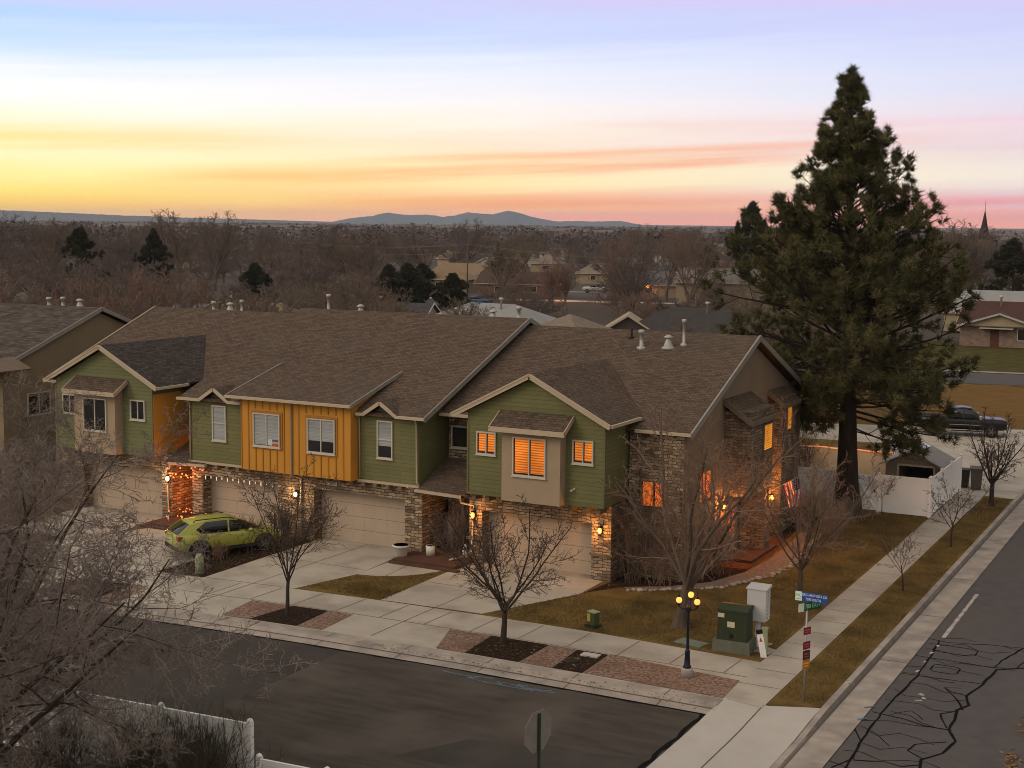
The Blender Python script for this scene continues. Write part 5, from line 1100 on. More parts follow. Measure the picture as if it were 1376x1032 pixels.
for k, (x, y, H, Rr, lab, m) in enumerate([(-20.9, 49.6, 4.2, 1.6, 'tall bare shrub against the corner of the green bay', twigB), (-19.9, 49.9, 3.6, 1.5, 'bare shrub under the glowing landing window of the stone wall', twigP),
        (-18.6, 52.6, 2.2, 1.3, 'low bare shrub below the red-lit side window', twigP), (-18.0, 62.6, 1.9, 1.2, 'dense upright bare shrub beyond the flag at the house corner', twigB), (-18.1, 65.0, 1.4, 1.2, 'dark bare shrub between the house corner and the pine trunk', twigB),
        (-16.2, 61.5, 1.6, 1.2, 'pale brown bare shrub on the lawn in front of the pine', twigG), (-16.4, 65.2, 1.2, .9, 'straggly shrub at the foot of the pine trunk', twigG), (-37.2, 46.0, 1.5, 1.1, 'rounded bare brown shrub between the lime car and the middle drive', twigD),
        (-37.0, 48.2, 1.6, 1.0, 'taller bare shrub by the stone pillar between the two garages', twigD), (-37.5, 44.4, .7, .9, 'low rusty shrub beside the rear wheel of the lime car', twigP), (-29.6, 50.2, 2.2, .8, 'curly bare shrub in the dark porch recess', twigG), (-22.0, 76.0, 3.2, 1.4, 'bare shrub before the strip-lit tan fence', twigD)]):
    t = thing('shrub', lab, 'shrub', (x, y, 0), 0, None, True); d = shrub(50+k, H, Rr, 22 if H > 1 else 18)
    raw('stems', d[0][0], d[0][1], m, t); raw('twigs', d[1][0], d[1][1], m, t)

# the pine
def pine(seed, H, Rmax, zmax, z0, r0, nb, tl=.46, ntuft=16, blades=34, bw=.05, tip=.0, droop=1.0, sub=9, airy=0, low=()):
    rng = np.random.default_rng(seed)
    P = poly(rng, np.zeros((1, 3)), np.array([[-.028, -.015, 1.]]), np.array([H*.985]), 14, .003, .0); rr = r0*(1-np.linspace(0, 1, 15)**.8*.96)[None]*(1+.35*np.exp(-np.linspace(0, 1, 15)*22))[None]
    wood = [tubes(P, rr, 10)]
    u = (np.arange(nb)+rng.random(nb)*.8)/nb; z = z0+(H*.975-z0)*u**1.0
    prof = np.where(z < zmax, Rmax*(.58+.42*((z-z0)/(zmax-z0))**.7), Rmax*np.clip((H-z)/(H-zmax), 0, 1)**1.1+.12)
    L = prof*rng.uniform(.72, 1.14, nb); a = np.arange(nb)*2.399+rng.normal(0, .35, nb); x = z/H*14; i = np.clip(x.astype(int), 0, 13); f = (x-i)[:, None]
    pos = P[0, i]*(1-f)+P[0, i+1]*f; el = np.radians(np.where(z < zmax, -8*droop, 14+22*(z-zmax)/(H-zmax))+rng.normal(0, 8, nb))
    d = np.column_stack([np.cos(a)*np.cos(el), np.sin(a)*np.cos(el), np.sin(el)]); B = poly(rng, pos, d, L, 6, .06, .06)
    for az__, zz, ll in low:
        k = rng.integers(nb); pos[k] = P[0, int(zz/H*14)]+np.array([0, 0, zz-P[0, int(zz/H*14)][2]]); L[k] = ll; z[k] = zz; dd_ = np.array([[math.cos(az__), math.sin(az__), -.30]]); B[k] = poly(rng, pos[k:k+1], dd_, np.array([ll]), 6, .05, .02)[0]
    rb = np.clip(L*.015, .02, .09)[:, None]*np.linspace(1, .3, 7)[None]; wood.append(tubes(B, rb, 5))
    p2, d2, l2, r2 = spawn(rng, B, rb, L, sub, .28, 1.0, 46, 12, .30, .5, 1.15, .5); l2 = np.clip(l2, .3, 1.7); S2 = poly(rng, p2, nrm(d2+np.array([0, 0, .16])), l2, 4, .12, .09); rs2 = np.maximum(r2, .012)[:, None]*np.linspace(1, .5, 5)[None]; wood.append(tubes(S2, rs2, 4))
    if airy:
        hz_ = S2[:, 0, 2]; ok = rng.random(len(S2)) > airy*np.clip((hz_-8.5)/5, 0, 1)*np.where(hz_ > 18, 1.45, np.where(hz_ > 12.5, 1.0, .45)); S2 = S2[ok]
    C = []; D = []
    for t in (.72, 1.0):
        k = t*4; i = min(int(k), 3); f = k-i; C.append(S2[:, i]*(1-f)+S2[:, i+1]*f); D.append(S2[:, i+1]-S2[:, i])
    C.append(B[:, -1]); D.append(B[:, -1]-B[:, -2]); C = np.concatenate(C); D = np.concatenate(D)
    C = np.repeat(C, 3, 0)+rng.normal(0, .11, (len(C)*3, 3)); D = np.repeat(nrm(D), 3, 0)+np.array([0, 0, .35])+rng.normal(0, .35, (len(C), 3))
    keep = rng.random(len(C)) < .93; C = C[keep]; D = D[keep]
    top = P[0, -1][None]+rng.normal(0, .12, (14, 3))-np.array([0, 0, .3])*rng.random((14, 1)); C = np.concatenate([C, top]); D = np.concatenate([D, np.tile([[0, 0, 1.]], (14, 1))+rng.normal(0, .4, (14, 3))])
    return merge(wood), tufts(rng, C, D, blades, tl, bw)
d = pine(21, 21.7, 6.5, 8.2, 5.4, .58, 250, .38, 16, 30, .046, sub=8, airy=.58, low=((.3, 4.9, 4.6), (.0, 4.4, 3.6), (.7, 5.2, 4.8), (-.4, 5.0, 3.6), (.45, 4.2, 2.8), (3.4, 5.2, 3.6), (2.9, 5.0, 3.0), (4.4, 5.2, 2.6)))
put_tree('pine_tree', 'towering dark pine beside the corner house, the tallest tree in view', (-17.13, 67.27, 0), d, pinebark, needle, crown='crown')
midpine = pine(23, 12, 4.6, 4.6, 1.5, .26, 46, .6, 8, 16, .12, sub=6)
t0 = put_tree('pine_tree', 'dark wind-shaped pine above the roofs at the left', (-186.6, 185.0, -.3), midpine, pinebark, needleD)
t0.scale = (1.15, 1.15, 1.06)
for (x, y, sc, lab) in [(-181.5, 198, (.8, .8, 1.05), 'second dark pine standing just behind the wind-shaped one'), (-72.8, 219.4, (1.2, 1.2, 1.5), 'tall pine behind the yellow building, left of the towering pine'), (-68.2, 216, (1.0, 1.0, 1.15), 'shorter pine behind the yellow building, hidden in part by the towering pine'),
        (-36.0, 246, (1.3, 1.3, 1.05), 'dark conifer at the right edge above the brown roofed house'), (-96.5, 262, (.9, .9, .85), 'dark conifer among the bare trees left of the yellow building'), (-86, 258, (.9, .9, .8), 'green conifer close behind the yellow building'), (-24, 262, (1.1, 1.1, 1.05), 'conifer behind the far brown house'), (-137, 250, (.5, .5, .85), 'small round pine by the power pole')]:
    dup(t0, (x, y, -.3), random.random()*6, lab, scale=sc)
# broad dark evergreens
eg = pine(29, 7, 3.4, 2.4, .3, .2, 60, .55, 6, 16, .16, sub=6)
t1 = put_tree('evergreen_tree', 'broad black-green evergreen beyond the ridge near the tan roof', (-145.7, 182.9, -.3), eg, pinebark, needleD)
for (x, y, s, lab) in [(-126, 199, (1.25, 1.25, 1.0), 'wide olive evergreen behind the slate roof with the white gable'), (-119.5, 202, (1.0, 1.0, .8), 'olive evergreen left of the bright blue car'), (-132.5, 203, (1.0, 1.0, .95), 'evergreen behind the wide olive one'), (-153, 247, (1.1, 1.1, .8), 'low dark evergreen by the flat tan building')]:
    dup(t1, (x, y, -.3), random.random()*6, lab, scale=s)

# the big bare tree in the foreground, left
FT = bare_tree(31, 12.0, .30, dict(h=.22, tip=.85, flare=.4), [
    SL(c=12, t0=.45, t1=1.0, a=56, sd=16, lr=.68, rr=.44, base=1, tip=1, k=9, w=.10, up=.045, big=True, n=8, taper=.13),
    SL(c=12, t0=.12, t1=.97, a=44, sd=15, lr=.48, rr=.42, base=1.05, tip=.5, k=7, w=.14, up=.02, big=True, n=6, taper=.15),
    SL(c=12, t0=.08, t1=1, a=46, sd=17, lr=.42, rr=.45, base=1.05, tip=.55, k=5, w=.20, up=.015, n=4, taper=.4),
    SL(c=8, t0=.08, t1=1, a=50, sd=18, lr=.46, rr=.6, base=1, tip=.6, k=4, w=.26, up=.0, n=3, taper=.5),
    SL(c=4, t0=.1, t1=1, a=48, sd=18, lr=.5, rr=.75, base=1, tip=.7, k=3, w=.28, up=.0, n=3, taper=.6)], (.16, .10), 0.0063)
ft = put_tree('bare_tree', 'huge grey bare tree spreading across the lower left foreground', (-24.0, 16.6, -.1), FT, barkD, twigG)
dup(ft, (-26.2, 21.2, -.1), 2.2, 'second grey bare tree, paler, rising at the left edge behind the foreground tree', scale=(.95, .95, .92))
sh1 = shrub(90, 2.15, 2.6, 90, .006, 36)
for k, (x, y, lab) in enumerate([(-23.4, 24.9, 'tangled olive brown shrub behind the white fence, bottom left'), (-26.3, 24.8, 'grey tangled shrub behind the white fence at the left edge'), (-21.6, 24.95, 'shrub pressed against the end post of the white privacy fence')]):
    t = thing('shrub', lab, 'shrub', (x, y, -.1), k*2., None, True); d = sh1 if k != 1 else shrub(91, 1.5, 2.2, 50, .006, 30)
    raw('stems', d[0][0], d[0][1], twigB, t); raw('twigs', d[1][0], d[1][1], M('twig_olive', (.095, .085, .045), (.05, .045, .028), scale=1.2, rough=1), t)

# ------------------------------------------------------------------ houses of the valley
def house(name, label, c, rz, L, Wd, hw, hr, wm, rm, hip=False, wins=(), chim=None, z=-.3, cat='house', door=None, vnt=None):
    """gabled or hipped house, ridge along local x"""
    t = thing(name, label, cat, (c[0], c[1], z), rz, None, True); a, b = L/2, Wd/2
    g = MB(); g.box(-a, a, -b, b, 0, hw)
    if not hip: g.prism([(-b, hw), (b, hw), (0, hr-.12)], 'x', -a, a)
    g.build('wall', wm, t, (0, 0, 0))
    o = .45; e = hw-(hr-hw)/b*o*.6; g = MB(); k = b*.9 if hip else 0
    if hip:
        R = [(-a-o, -b-o, e), (a+o, -b-o, e), (a+o, b+o, e), (-a-o, b+o, e)]; p, q_ = (-a+k, 0, hr), (a-k, 0, hr)
        for f in ([R[0], R[1], q_, p], [R[2], R[3], p, q_], [R[1], R[2], q_], [R[3], R[0], p]): g.slab(f, .1)
    else:
        for s in (1, -1): g.slab([(-a-o, s*(b+o), e), (a+o, s*(b+o), e), (a+o, 0, hr), (-a-o, 0, hr)], .12)
    r = g.build('roof', rm, t, (0, 0, 0))
    for s in (1, -1):
        g = MB(); g.box(-a-o, a+o, s*(b+o)-.03, s*(b+o)+.03, e-.16, e+.02)
        if not hip:
            for x in (-a-o, a+o): g.bar((x, s*(b+o), e-.02), (x, 0, hr-.02), .06, .2)
        g.build('fascia', trim if wm is not MATS.get('wall_white') else winf, t, (0, 0, 0))
    for (sd, x, zz, w, h2) in wins:
        P = {'f': (x-w/2, -b, zz), 'r': (a, x-w/2, zz), 'l': (-a, x+w/2, zz)}[sd]; u, n = {'f': ((1, 0, 0), (0, -1, 0)), 'r': ((0, 1, 0), (1, 0, 0)), 'l': ((0, -1, 0), (-1, 0, 0))}[sd]
        g = MB(); U = Vector(u); Nn = Vector(n); fr_ = .09
        for q4 in ((0, w, 0, fr_), (0, w, h2-fr_, h2), (0, fr_, fr_, h2-fr_), (w-fr_, w, fr_, h2-fr_)): g.obox(P, U, Nn, q4[0], q4[1], .002, .07, q4[2], q4[3])
        f = g.build('window', winf, t, (0, 0, 0)); MB().obox(P, U, Nn, fr_, w-fr_, .004, .02, fr_, h2-fr_).build('pane', glassD, f, (0, 0, 0))
    if door is not None: MB().box(door-.5, door+.5, -b-.06, -b-.002, 0, 2.05).build('door', M('door_red_brown', (.09, .03, .02), rough=.6), t, (0, 0, 0))
    if chim is not None: MB().box(chim[0]-.35, chim[0]+.35, chim[1]-.35, chim[1]+.35, hr-1.2, hr+.8).build('chimney', M('brick_brown', (.16, .085, .06), (.11, .06, .045), scale=3, rough=.9), r, (0, 0, 0))
    if vnt: 
        g = MB(); g.lathe([(.12, -.6), (.12, .5), (.24, .52), (.24, .75), (0, .78)], (vnt, -b*.2, hr), 8); g.build('roof_vent', winf, r, (0, 0, 0))
    return t
ww = M('wall_white', (.37, .345, .315), (.33, .31, .28), scale=1, rough=.8); wt = M('wall_tan', (.30, .235, .16), (.26, .20, .14), scale=1, rough=.9); wb = M('brick_red', (.17, .075, .05), (.12, .055, .04), rough=.9, kind='brick', k=dict(w=.25, h=.08, m=.01, mc=(.2, .17, .15)), scale=2)
wbt = M('brick_tan', (.24, .155, .115), (.18, .115, .085), rough=.9, kind='brick', k=dict(w=.25, h=.08, m=.01, mc=(.2, .17, .15)), scale=2); wy = M('wall_pale_yellow', (.30, .24, .15), (.27, .215, .135), scale=.6, rough=.9)
rsl = M('roof_slate', (.055, .055, .062), (.04, .04, .046), scale=2, rough=.9); rgr = M('roof_pale_grey', (.255, .255, .25), (.215, .213, .205), scale=.7, rough=.9); rbr = M('roof_brown', (.085, .055, .042), (.06, .04, .03), scale=1.5, rough=.95); rrd = M('roof_dark_red', (.075, .034, .028), (.055, .026, .022), scale=1.5, rough=.95)
rtn = M('roof_tan', (.21, .145, .085), (.175, .12, .07), scale=1, rough=.95); rdk = M('roof_charcoal', (.05, .045, .045), (.036, .033, .033), scale=1.5, rough=.95); rwd = M('roof_weathered', (.20, .165, .125), (.15, .12, .09), scale=2, rough=.95)
house('bungalow', 'white gabled bungalow with a slate roof just beyond the ridge', (-90.5, 139.8), R_(12), 9, 9, 2.5, 4.9, ww, rsl, vnt=-1.5)
house('bungalow', 'wide house with a pale grey hipped roof just beyond the ridge', (-76.8, 139.0), R_(-6), 17, 12, 2.6, 5.3, wt, rgr, True, vnt=2)
house('bungalow', 'house with a weathered tan hipped wing right of the pale grey roof', (-64.8, 134.5), R_(-8), 9, 10, 2.4, 4.8, wt, rwd, True)
house('shed', 'small outbuilding with a pale gabled roof and dark gable behind the corner house', (-63.6, 147.5), R_(-68), 6, 6, 2.2, 4.2, M('gable_dark', (.07, .05, .04), rough=.9), M('roof_cream', (.33, .28, .22), (.28, .235, .185), scale=1.5, rough=.9), cat='outbuilding')
house('bungalow', 'house with a long low tan roof behind the left ridge', (-103, 128), R_(14), 16, 9, 2.4, 5.0, wt, rtn, True, vnt=-2)
house('shed', 'tiny pale gabled outbuilding left of the tan roof', (-110.6, 126.5), R_(60), 5, 4, 2.6, 4.6, ww, rgr, cat='outbuilding'); house('shed', 'second small pale gable further left behind the ridge', (-121, 130), R_(50), 5, 4.5, 2.4, 4.2, wt, rwd, cat='outbuilding')
house('apartment_block', 'two storey pale yellow building with a grey roof left of the pine', (-72.5, 214), R_(14), 20, 11, 5.6, 7.6, wy, M('roof_warm_grey', (.16, .14, .13), (.12, .105, .098), scale=1.5, rough=.95), False, (('f', -3, 2.4, 1.4, .35), ('f', 3.5, 2.6, 1.2, 1.0), ('f', -7.5, 2.6, 1.2, 1.0)), cat='building')
house('bungalow', 'dark brown roofed bungalow close behind the corner house', (-56.5, 150.5), R_(8), 15, 10, 2.5, 5.0, wt, rdk, True, vnt=1.5)
house('bungalow', 'brick house with a dark low roof across the far street', (-130.5, 247), R_(12), 15, 9, 2.7, 4.9, wb, rbr, False, (('f', 3.6, .9, 2.6, 1.3), ('f', -3, .9, 1.6, 1.2)), (1, 0))
house('bungalow', 'flat tan house left of the brick house across the far street', (-150, 252), R_(6), 13, 9, 2.9, 4.3, wt, rtn, True, (('f', 0, 1, 1.6, 1.2),))
house('bungalow', 'grey roofed house with a low porch glow beyond the bare pink trees', (-106, 262), R_(16), 15, 10, 2.7, 5.2, wt, M('roof_blue_grey', (.12, .115, .12), (.09, .088, .092), scale=1.5, rough=.95), True, (('f', -2, .9, 1.8, 1.2),))
for k, (x, y, rz, L, wm, rm, lab) in enumerate([(-196, 352, 8, 18, ww, rdk, 'long white house below the far power line'), (-182, 330, 95, 11, ww, rgr, 'white gabled house facing the valley below the far power line'), (-187, 372, 20, 9, wy, rwd, 'small cream gable higher up behind the long white house'),
        (-230, 395, -20, 14, wt, rtn, 'tan house among the bare trees far left of the power pole'), (-292, 330, 10, 12, ww, rgr, 'pale house glimpsed through the trees above the left ridge'), (-345, 420, 30, 14, ww, rgr, 'pale house far off above the left ridge'), (-40, 330, 0, 16, ww, rbr, 'white house far behind the brown roofed house at the right'),
        (-262, 520, 0, 24, wt, rdk, 'long flat building in the middle distance'), (-405, 640, 0, 40, ww, rgr, 'long pale warehouse in the distance at the left of the mountain'), (-300, 610, 5, 34, wy, rgr, 'long pale low building in the distance below the mountain'), (-228, 640, -5, 30, wt, rgr, 'low pale building in the distance under the highest peak'), (-60, 300, 0, 12, wt, rwd, 'tan house half hidden behind the yellow building')]):
    house('distant_house', lab, (x, y), R_(rz), L, 9, 3.0 if L < 20 else 4.5, 5.4 if L < 20 else 6.0, wm, rm, k % 2 == 0, (('f', 0, 1, 2, 1.2),))
t = house('bungalow', 'brick house with a cream gable and dark red roof at the right edge', (-20.5, 179.5), R_(2), 22, 12, 2.7, 5.2, wbt, rrd, False, (('f', -3.6, .85, 1.7, 1.5), ('f', 4, .9, 2.2, 1.4)), None, -.02, door=-7.0, vnt=-7)
g = MB(); g.prism([(-10.6, 2.55), (-2.2, 2.55), (-6.4, 3.9)], 'y', -6.8, -6.0); g.build('gable_wall', wy, t, (0, 0, 0))
g = MB()
for s in (1, -1): g.slab([(-6.4, -7.3, 4.12), (-6.4+s*4.9, -7.3, 2.5), (-6.4+s*4.9, -3, 2.5), (-6.4, -1.5, 4.12)], .1)
g.build('gable_roof', rrd, t, (0, 0, 0))
g = MB()
for s in (1, -1): g.bar((-6.4, -7.32, 4.05), (-6.4+s*4.95, -7.32, 2.42), .06, .22)
g.build('gable_trim', ww, t, (0, 0, 0)); MB().box(-8.6, -4.8, -7.4, -6.02, 2.25, 2.36).build('porch_canopy', ww, t, (0, 0, 0))
house('bungalow', 'house with a dark roof and white trim behind the brick house at the right edge', (-28, 203), R_(0), 20, 10, 2.8, 5.6, wy, rgr, False, (('f', -2, 1, 1.6, 1.2),), z=-.1)
rh = random.Random(41); hs_ = []
while len(hs_) < 11:
    azd = rh.uniform(13.5, 33); d = rh.uniform(262, 480); x, y = -d*math.sin(R_(azd)), d*math.cos(R_(azd))
    if 222 < d < 262 or 280 < d < 310 or any((x-a)**2+(y-b)**2 < 30**2 for a, b in hs_) or (x+72)**2+(y-214)**2 < 900: continue
    if any((x-a)**2+(y-b)**2 < 22**2 for a, b in ((-130, 247), (-150, 252), (-106, 262), (-186, 330), (-196, 352))): continue
    hs_.append((x, y)); k = len(hs_)
    t = house('valley_house', 'low suburban house half hidden among the bare valley trees', (x, y), R_(rh.uniform(-25, 40)), rh.uniform(11, 17), rh.uniform(8, 10), 2.7, rh.uniform(4.4, 5.4), (ww, wt, wy, wb)[k % 4], (rgr, rsl, rwd, rbr, rgr, rtn)[k % 6], k % 2 == 0, (('f', 1.5, .9, 1.8, 1.2), ('f', -3, .9, 1.4, 1.2)))
    t['group'] = 'houses among the valley trees'
# lit porches far off
def porch_light(label, p, e, r):
    t = thing('porch_lamp', label, 'lamp', p, 0, None, True); MB().ball((0, 0, 0), r, 0, 10, 6).build('globe', M('far_glow', (1, .34, .07), emit=4), t, (0, 0, 0)); MB().tube([(0, 0, r*.8), (0, 0, r*.8+.3)], .04, 6).build('bracket', blackm, t, (0, 0, 0))
    l = bpy.data.lights.new('porch_glow', 'POINT'); l.energy = e; l.color = (1, .34, .08); l.shadow_soft_size = .3
    lo = bpy.data.objects.new('porch_glow', l); COL.objects.link(lo); lo.parent = t; lo.location = (0, -.3, -.1)
porch_light('small orange porch lamp of the grey roofed house across the far street', (-106.4, 256.0, 1.9), 260, .32)
porch_light('red-orange lamp glowing among bare trees right of the brick house', (-117.0, 238.5, 2.6), 900, .2)
# power line
poles = [(-196, 262, 10.2), (-129.7, 224.9, 11.0), (-91.9, 245.7, 8.6), (-62, 262, 9)]
for (x, y, hh), lab in zip(poles, ('wooden power pole farthest left along the far street', 'wooden power pole in front of the flat tan house', 'slim wooden power pole left of the yellow building', 'power pole hidden beside the towering pine')):
    t = thing('utility_pole', lab, 'utility pole', (x, y, -.3), R_(25), None, True); pm = M('pole_wood', (.10, .08, .062), (.07, .055, .043), scale=4, rough=.95)
    MB().tube([(0, 0, 0), (0, 0, hh)], [.17, .11], 8).build('pole', pm, t, (0, 0, 0)); MB().box(-1.1, 1.1, -.06, .06, hh-.75, hh-.6).build('crossarm', pm, t, (0, 0, 0))
g = MB()
for (a, b) in zip(poles, poles[1:]):
    for dx, dz in ((-1, -.5), (1, -.5), (0, -2.0)):
        A = Vector((a[0]+dx*.9, a[1]+dx*.42, a[2]+dz-.3)); B_ = Vector((b[0]+dx*.9, b[1]+dx*.42, b[2]+dz-.3))
        g.tube([A.lerp(B_, i/8)-Vector((0, 0, .9*(1-(i/4-1)**2))) for i in range(9)], .03, 3)
tag(g.build('power_line', M('wire', (.20, .155, .11), rough=.6)), 'sagging power lines strung between the wooden poles', 'power line')
t = thing('church_spire', 'thin dark church spire on the horizon right of the pine', 'church', (-88, 524.7, -.3), 0, None, True)
sp = M('spire_dark', (.055, .04, .036), rough=.8); MB().box(-2.2, 2.2, -2.2, 2.2, 0, 10.5).build('tower', wbt, t, (0, 0, 0)); MB().tube([(0, 0, 10.5), (0, 0, 20.5), (0, 0, 21.5)], [2.0, .16, .05], 8).build('spire', sp, t, (0, 0, 0)); MB().tube([(0, 0, 21.4), (0, 0, 24)], .06, 5).build('finial', sp, t, (0, 0, 0))

# ------------------------------------------------------------------ bare trees of the valley
def vtree(seed, H, h, a1, c1, c2, c3, c4, tw, up, lr1=.6):
    return bare_tree(seed, H, H*.022, dict(h=h, tip=.75, flare=.3), [
        SL(c=c1, t0=.6, t1=1.0, a=a1, sd=11, lr=lr1, rr=.6, base=1, tip=1.05, k=6, w=.09, up=up, big=True, n=5, taper=.35),
        SL(c=c2, t0=.2, t1=1, a=38, sd=12, lr=.46, rr=.55, base=1.1, tip=.6, k=4, w=.12, up=up, n=4, taper=.4),
        SL(c=c3, t0=.1, t1=1, a=42, sd=14, lr=.45, rr=.55, base=1, tip=.6, k=3, w=.16, up=.02, n=3, taper=.5),
        SL(c=c4, t0=.1, t1=1, a=44, sd=16, lr=.5, rr=.7, base=1, tip=.7, k=2, w=.2, up=.02, n=3, taper=.6)], (0, 0), tw)
kinds = [vtree(101, 11, .22, 44, 9, 8, 8, 5, .036, .03), vtree(102, 12, .25, 36, 9, 8, 8, 5, .036, .05), vtree(103, 9, .18, 50, 9, 8, 8, 5, .034, .03), vtree(104, 13.5, .3, 30, 7, 7, 7, 4, .038, .06), vtree(105, 8, .14, 24, 11, 7, 7, 4, .028, .06, .75)]
tg1 = M('valley_twig_brown', (.205, .150, .118), (.088, .064, .052), scale=.05, rough=1); tg2 = M('valley_twig_plum', (.19, .142, .128), (.082, .061, .057), scale=.05, rough=1); tg3 = M('valley_twig_olive', (.20, .158, .112), (.088, .069, .05), scale=.05, rough=1); tg4 = M('valley_twig_pink', (.24, .150, .115), (.13, .082, .065), scale=.08, rough=1)
protos = []
for i, k in enumerate(kinds):
    for j, tm_ in enumerate((tg1, tg2, tg3, tg4)):
        if (i == 4) and j in (1, 2): continue
        protos.append((i, j, k, tm_))
PM = {}; barkV = M('valley_bark', (.14, .108, .088), (.05, .038, .032), scale=.4, rough=1)
def vplace(i, j, x, y, s, rz, label, group=None, two=False):
    key = (i, j)
    lb = barkV if j != 3 else twigP
    if key in PM and PM[key].get('root'):
        r = dup(PM[key]['root'], (x, y, -.3), rz, label, group, scale=s); return r
    t = put_tree('bare_tree', label, (x, y, -.3), kinds[i], lb, (tg1, tg2, tg3, tg4)[j], rz, group); t.scale = (s, s, s) if isinstance(s, (int, float)) else s
    PM[key] = dict(root=t); return t
# named ones
for (i, j, x, y, s, lab) in [(3, 3, -86.5, 232, .98, 'tall pinkish bare tree in front of the yellow building'), (1, 3, -82, 236, .8, 'bare tree leaning before the left end of the yellow building'), (4, 3, -74, 205, .8, 'bare tree with a crooked dark limb below the yellow building'), (4, 3, -104, 214, 1.0, 'broad pinkish bare tree above the pale grey roof, on its right'), (4, 3, -97, 219, 1.1, 'pinkish bare tree right of the broad one above the weathered roof'),
        (4, 3, -111, 222, .95, 'pink-lit bare tree beside the red-orange lamp'), (4, 3, -92, 212, .8, 'bare tree over the small cream-roofed outbuilding'), (4, 0, -157.8, 184.2, .62, 'pale vase shaped bare tree just behind the left ridge'), (0, 2, -114, 206, .45, 'small bare street tree behind the blue car'), (0, 0, -120.5, 224, .5, 'small vase shaped street tree on the valley pavement'), (0, 0, -113, 227, .48, 'small bare street tree in front of the white pickup'),
        (3, 0, -195, 220, 1.2, 'lanky tree with a split top breaking the horizon at the left'), (3, 0, -190, 225, 1.18, 'second lanky tree breaking the horizon at the left'), (3, 1, -168, 290, 1.12, 'tree with a forked top breaking the horizon left of the mountain'), (1, 1, -232, 205, 1.28, 'dark bare tree at the far left edge, its head above the horizon'), (1, 0, -226, 214, 1.15, 'bare tree second from the left edge'), (3, 0, -46, 262, 1.15, 'bare tree with reaching limbs around the church spire'), (4, 3, -66, 214, 1.5, 'upright pale bare tree at the left flank of the towering pine'),
        (1, 3, -44, 160, .62, 'bare tree seen through the gap right of the corner house'), (0, 3, -40, 140, .5, 'small bare tree behind the strip-lit fence')]:
    vplace(i, j, x, y, s, random.random()*6, lab)
# the rest, scattered by where the valley floor is open
rv = random.Random(12); placed = []; cnt = 0
keepout = [(-76.8, 139, 12), (-90, 140, 9), (-64, 135, 9), (-103, 128, 10), (-72.5, 214, 13), (-56.5, 150, 10), (-130, 247, 10), (-150, 252, 9), (-106, 262, 9), (-20, 180, 16), (-28, 203, 13), (-63.6, 147, 6), (-186, 330, 15), (-196, 352, 14), (-187, 372, 8), (-88, 524, 14)]
keepout += [(a, b, 11) for a, b in hs_]
def open_(x, y):
    for a, b, r in keepout:
        if (x-a)**2+(y-b)**2 < r*r: return False
    azd = math.degrees(math.atan2(-x, y)); d = math.hypot(x, y)
    if 14 < azd < 31.5 and d < 330:                      # streets and gardens in the middle of the view stay more open
        if 225 < d < 258 or 285 < d < 306: return False
        if azd > 25 and 200 < d < 330 : return rv.random() < .12
        return rv.random() < .7
    if azd < 14 and d < 200: return rv.random() < .0
    return True
while cnt < 235:
    azd = rv.uniform(6.5, 50.5); d = 172+(rv.random()**1.25)*560; x, y = -d*math.sin(R_(azd)), d*math.cos(R_(azd))
    if not open_(x, y): continue
    if any((x-a)**2+(y-b)**2 < (4.6+d*.006)**2 for a, b in placed): continue
    placed.append((x, y)); cnt += 1
    i = rv.choice((0, 0, 1, 1, 2, 2, 3)) if d > 200 else rv.choice((0, 2, 2)); j = rv.choice((0, 0, 1, 1, 2)) if azd > 24 else rv.choice((0, 0, 1, 3, 2))
    s = rv.uniform(.78, 1.08)*(1.0 if d > 240 else .86)
    vplace(i, j, x, y, (s*1.1, s*1.1, s), rv.random()*6, 'bare brown winter tree standing among the crowded valley trees behind the roofs', 'bare winter trees of the valley')
# trees right behind the back gardens
cnt = 0
while cnt < 62:
    azd = rv.uniform(9, 50); d = rv.uniform(92, 178); x, y = -d*math.sin(R_(azd)), d*math.cos(R_(azd))
    if azd < 12 or (y < 80 and x > -60) : continue
    if any((x-a)**2+(y-b)**2 < (r-1.5)**2 for a, b, r in keepout) or any((x-a)**2+(y-b)**2 < 36 for a, b in placed): continue
    if azd < 31 and rv.random() < .45: continue
    placed.append((x, y)); cnt += 1
    s = rv.uniform(.62, .86)*(.66 if azd < 31 else 1)
    i_ = rv.choice((0, 0, 2, 1, 4)); vplace(i_, rv.choice((0, 3)) if i_ == 4 else rv.choice((0, 0, 2, 3)), x, y, (s*1.1, s*1.1, s), rv.random()*6, 'bare brown tree in the back gardens just beyond the townhouse roofs', 'bare trees of the back gardens')
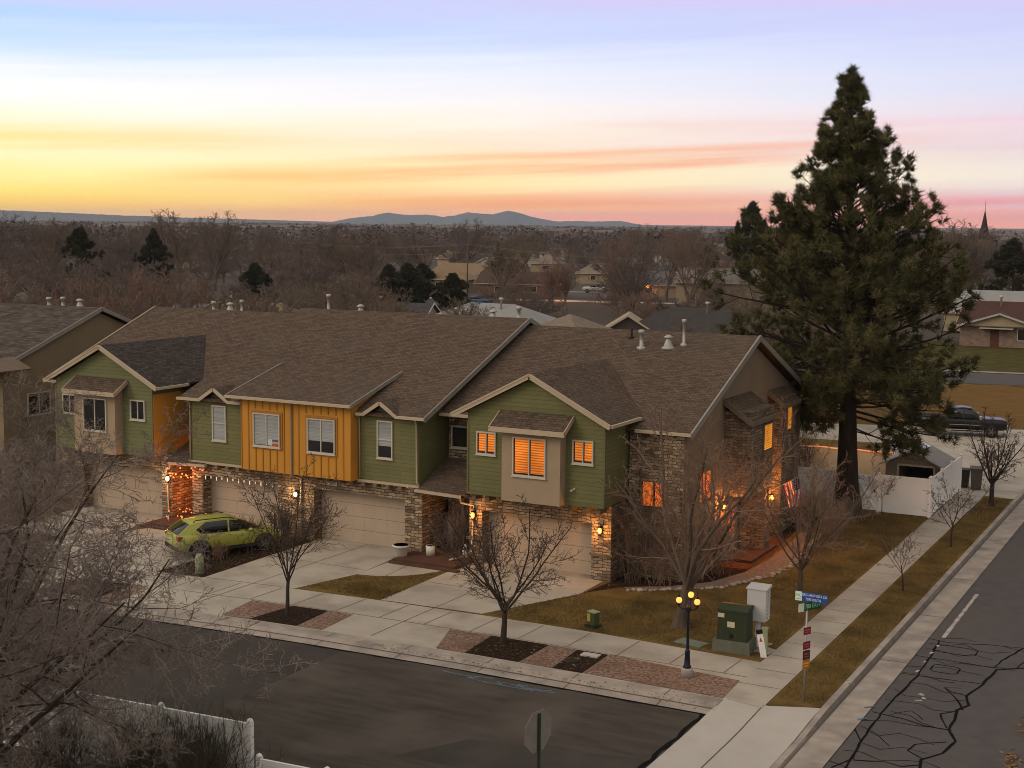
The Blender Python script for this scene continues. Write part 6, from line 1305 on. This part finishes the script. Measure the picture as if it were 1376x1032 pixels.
# the far woods, one mass
rng = np.random.default_rng(77); n = 5200
az_ = np.radians(rng.uniform(3, 53, n)); d_ = 640+(rng.random(n)**1.7)*4200; Hh = rng.uniform(7, 13.0, n)*(1-.12*(d_ > 2500)); cr = Hh*rng.uniform(.38, .6, n); m_ = 60
cc = np.column_stack([-d_*np.sin(az_), d_*np.cos(az_), Hh*.58-.3]); v = nrm(rng.normal(0, 1, (n, m_, 3)))*(rng.random((n, m_, 1))**.4)
ctr = cc[:, None]+v*np.stack([cr, cr, Hh*.45], -1)[:, None]
sz = (cr*.13)[:, None, None]
V = np.stack([ctr+rng.normal(0, 1, (n, m_, 3))*sz for _ in range(3)], 2).reshape(-1, 3)
tag(raw('far_woods', V, np.arange(len(V)).reshape(-1, 3), M('far_wood', (.15, .115, .104), (.082, .063, .060), scale=.035, rough=1, contrast=1.3, detail=3)), 'bare brown woods filling the valley to the horizon', 'woods', None, 'stuff')
rng = np.random.default_rng(78); n = 260      # scattered pale roofs and walls too far off to count
g = MB()
for k in range(n):
    a, d = math.radians(rng.uniform(5, 51)), 800+rng.random()**1.3*4500; x, y = -d*math.sin(a), d*math.cos(a); w, h2 = rng.uniform(6, 22), rng.uniform(3, 7); b = 9.5+rng.random()*2
    g.box(x-w, x+w, y-5, y+5, -.3, b-3+h2*.4, 0 if rng.random() < .75 else 1); g.prism([(y-5.4, b-3+h2*.4), (y+5.4, b-3+h2*.4), (y, b-1.4+h2*.4)], 'x', x-w-.4, x+w+.4, 2)
tag(g.build('far_buildings', [M('far_wall_pale', (.17, .15, .145), rough=.9), M('far_wall_dark', (.11, .09, .085), rough=.9), M('far_roof', (.14, .12, .115), rough=.9)]), 'tiny pale buildings scattered through the far woods', 'buildings', None, 'stuff')
# ------------------------------------------------------------------ haze
hz = bpy.data.materials.new('haze'); hz.use_nodes = True; t_ = hz.node_tree; t_.nodes.clear()
pv = t_.nodes.new('ShaderNodeVolumePrincipled'); pv.inputs['Color'].default_value = (.62, .72, .86, 1); pv.inputs['Density'].default_value = 6.5e-5; pv.inputs['Anisotropy'].default_value = 0
ou = t_.nodes.new('ShaderNodeOutputMaterial'); t_.links.new(pv.outputs[0], ou.inputs['Volume'])
HZ = MB().box(-11500, 11500, -11500, 11500, -1.5, 112).build('haze', hz); HZ['kind'] = 'stuff'; HZ.display_type = 'WIRE'
cy.volume_step_rate = 10
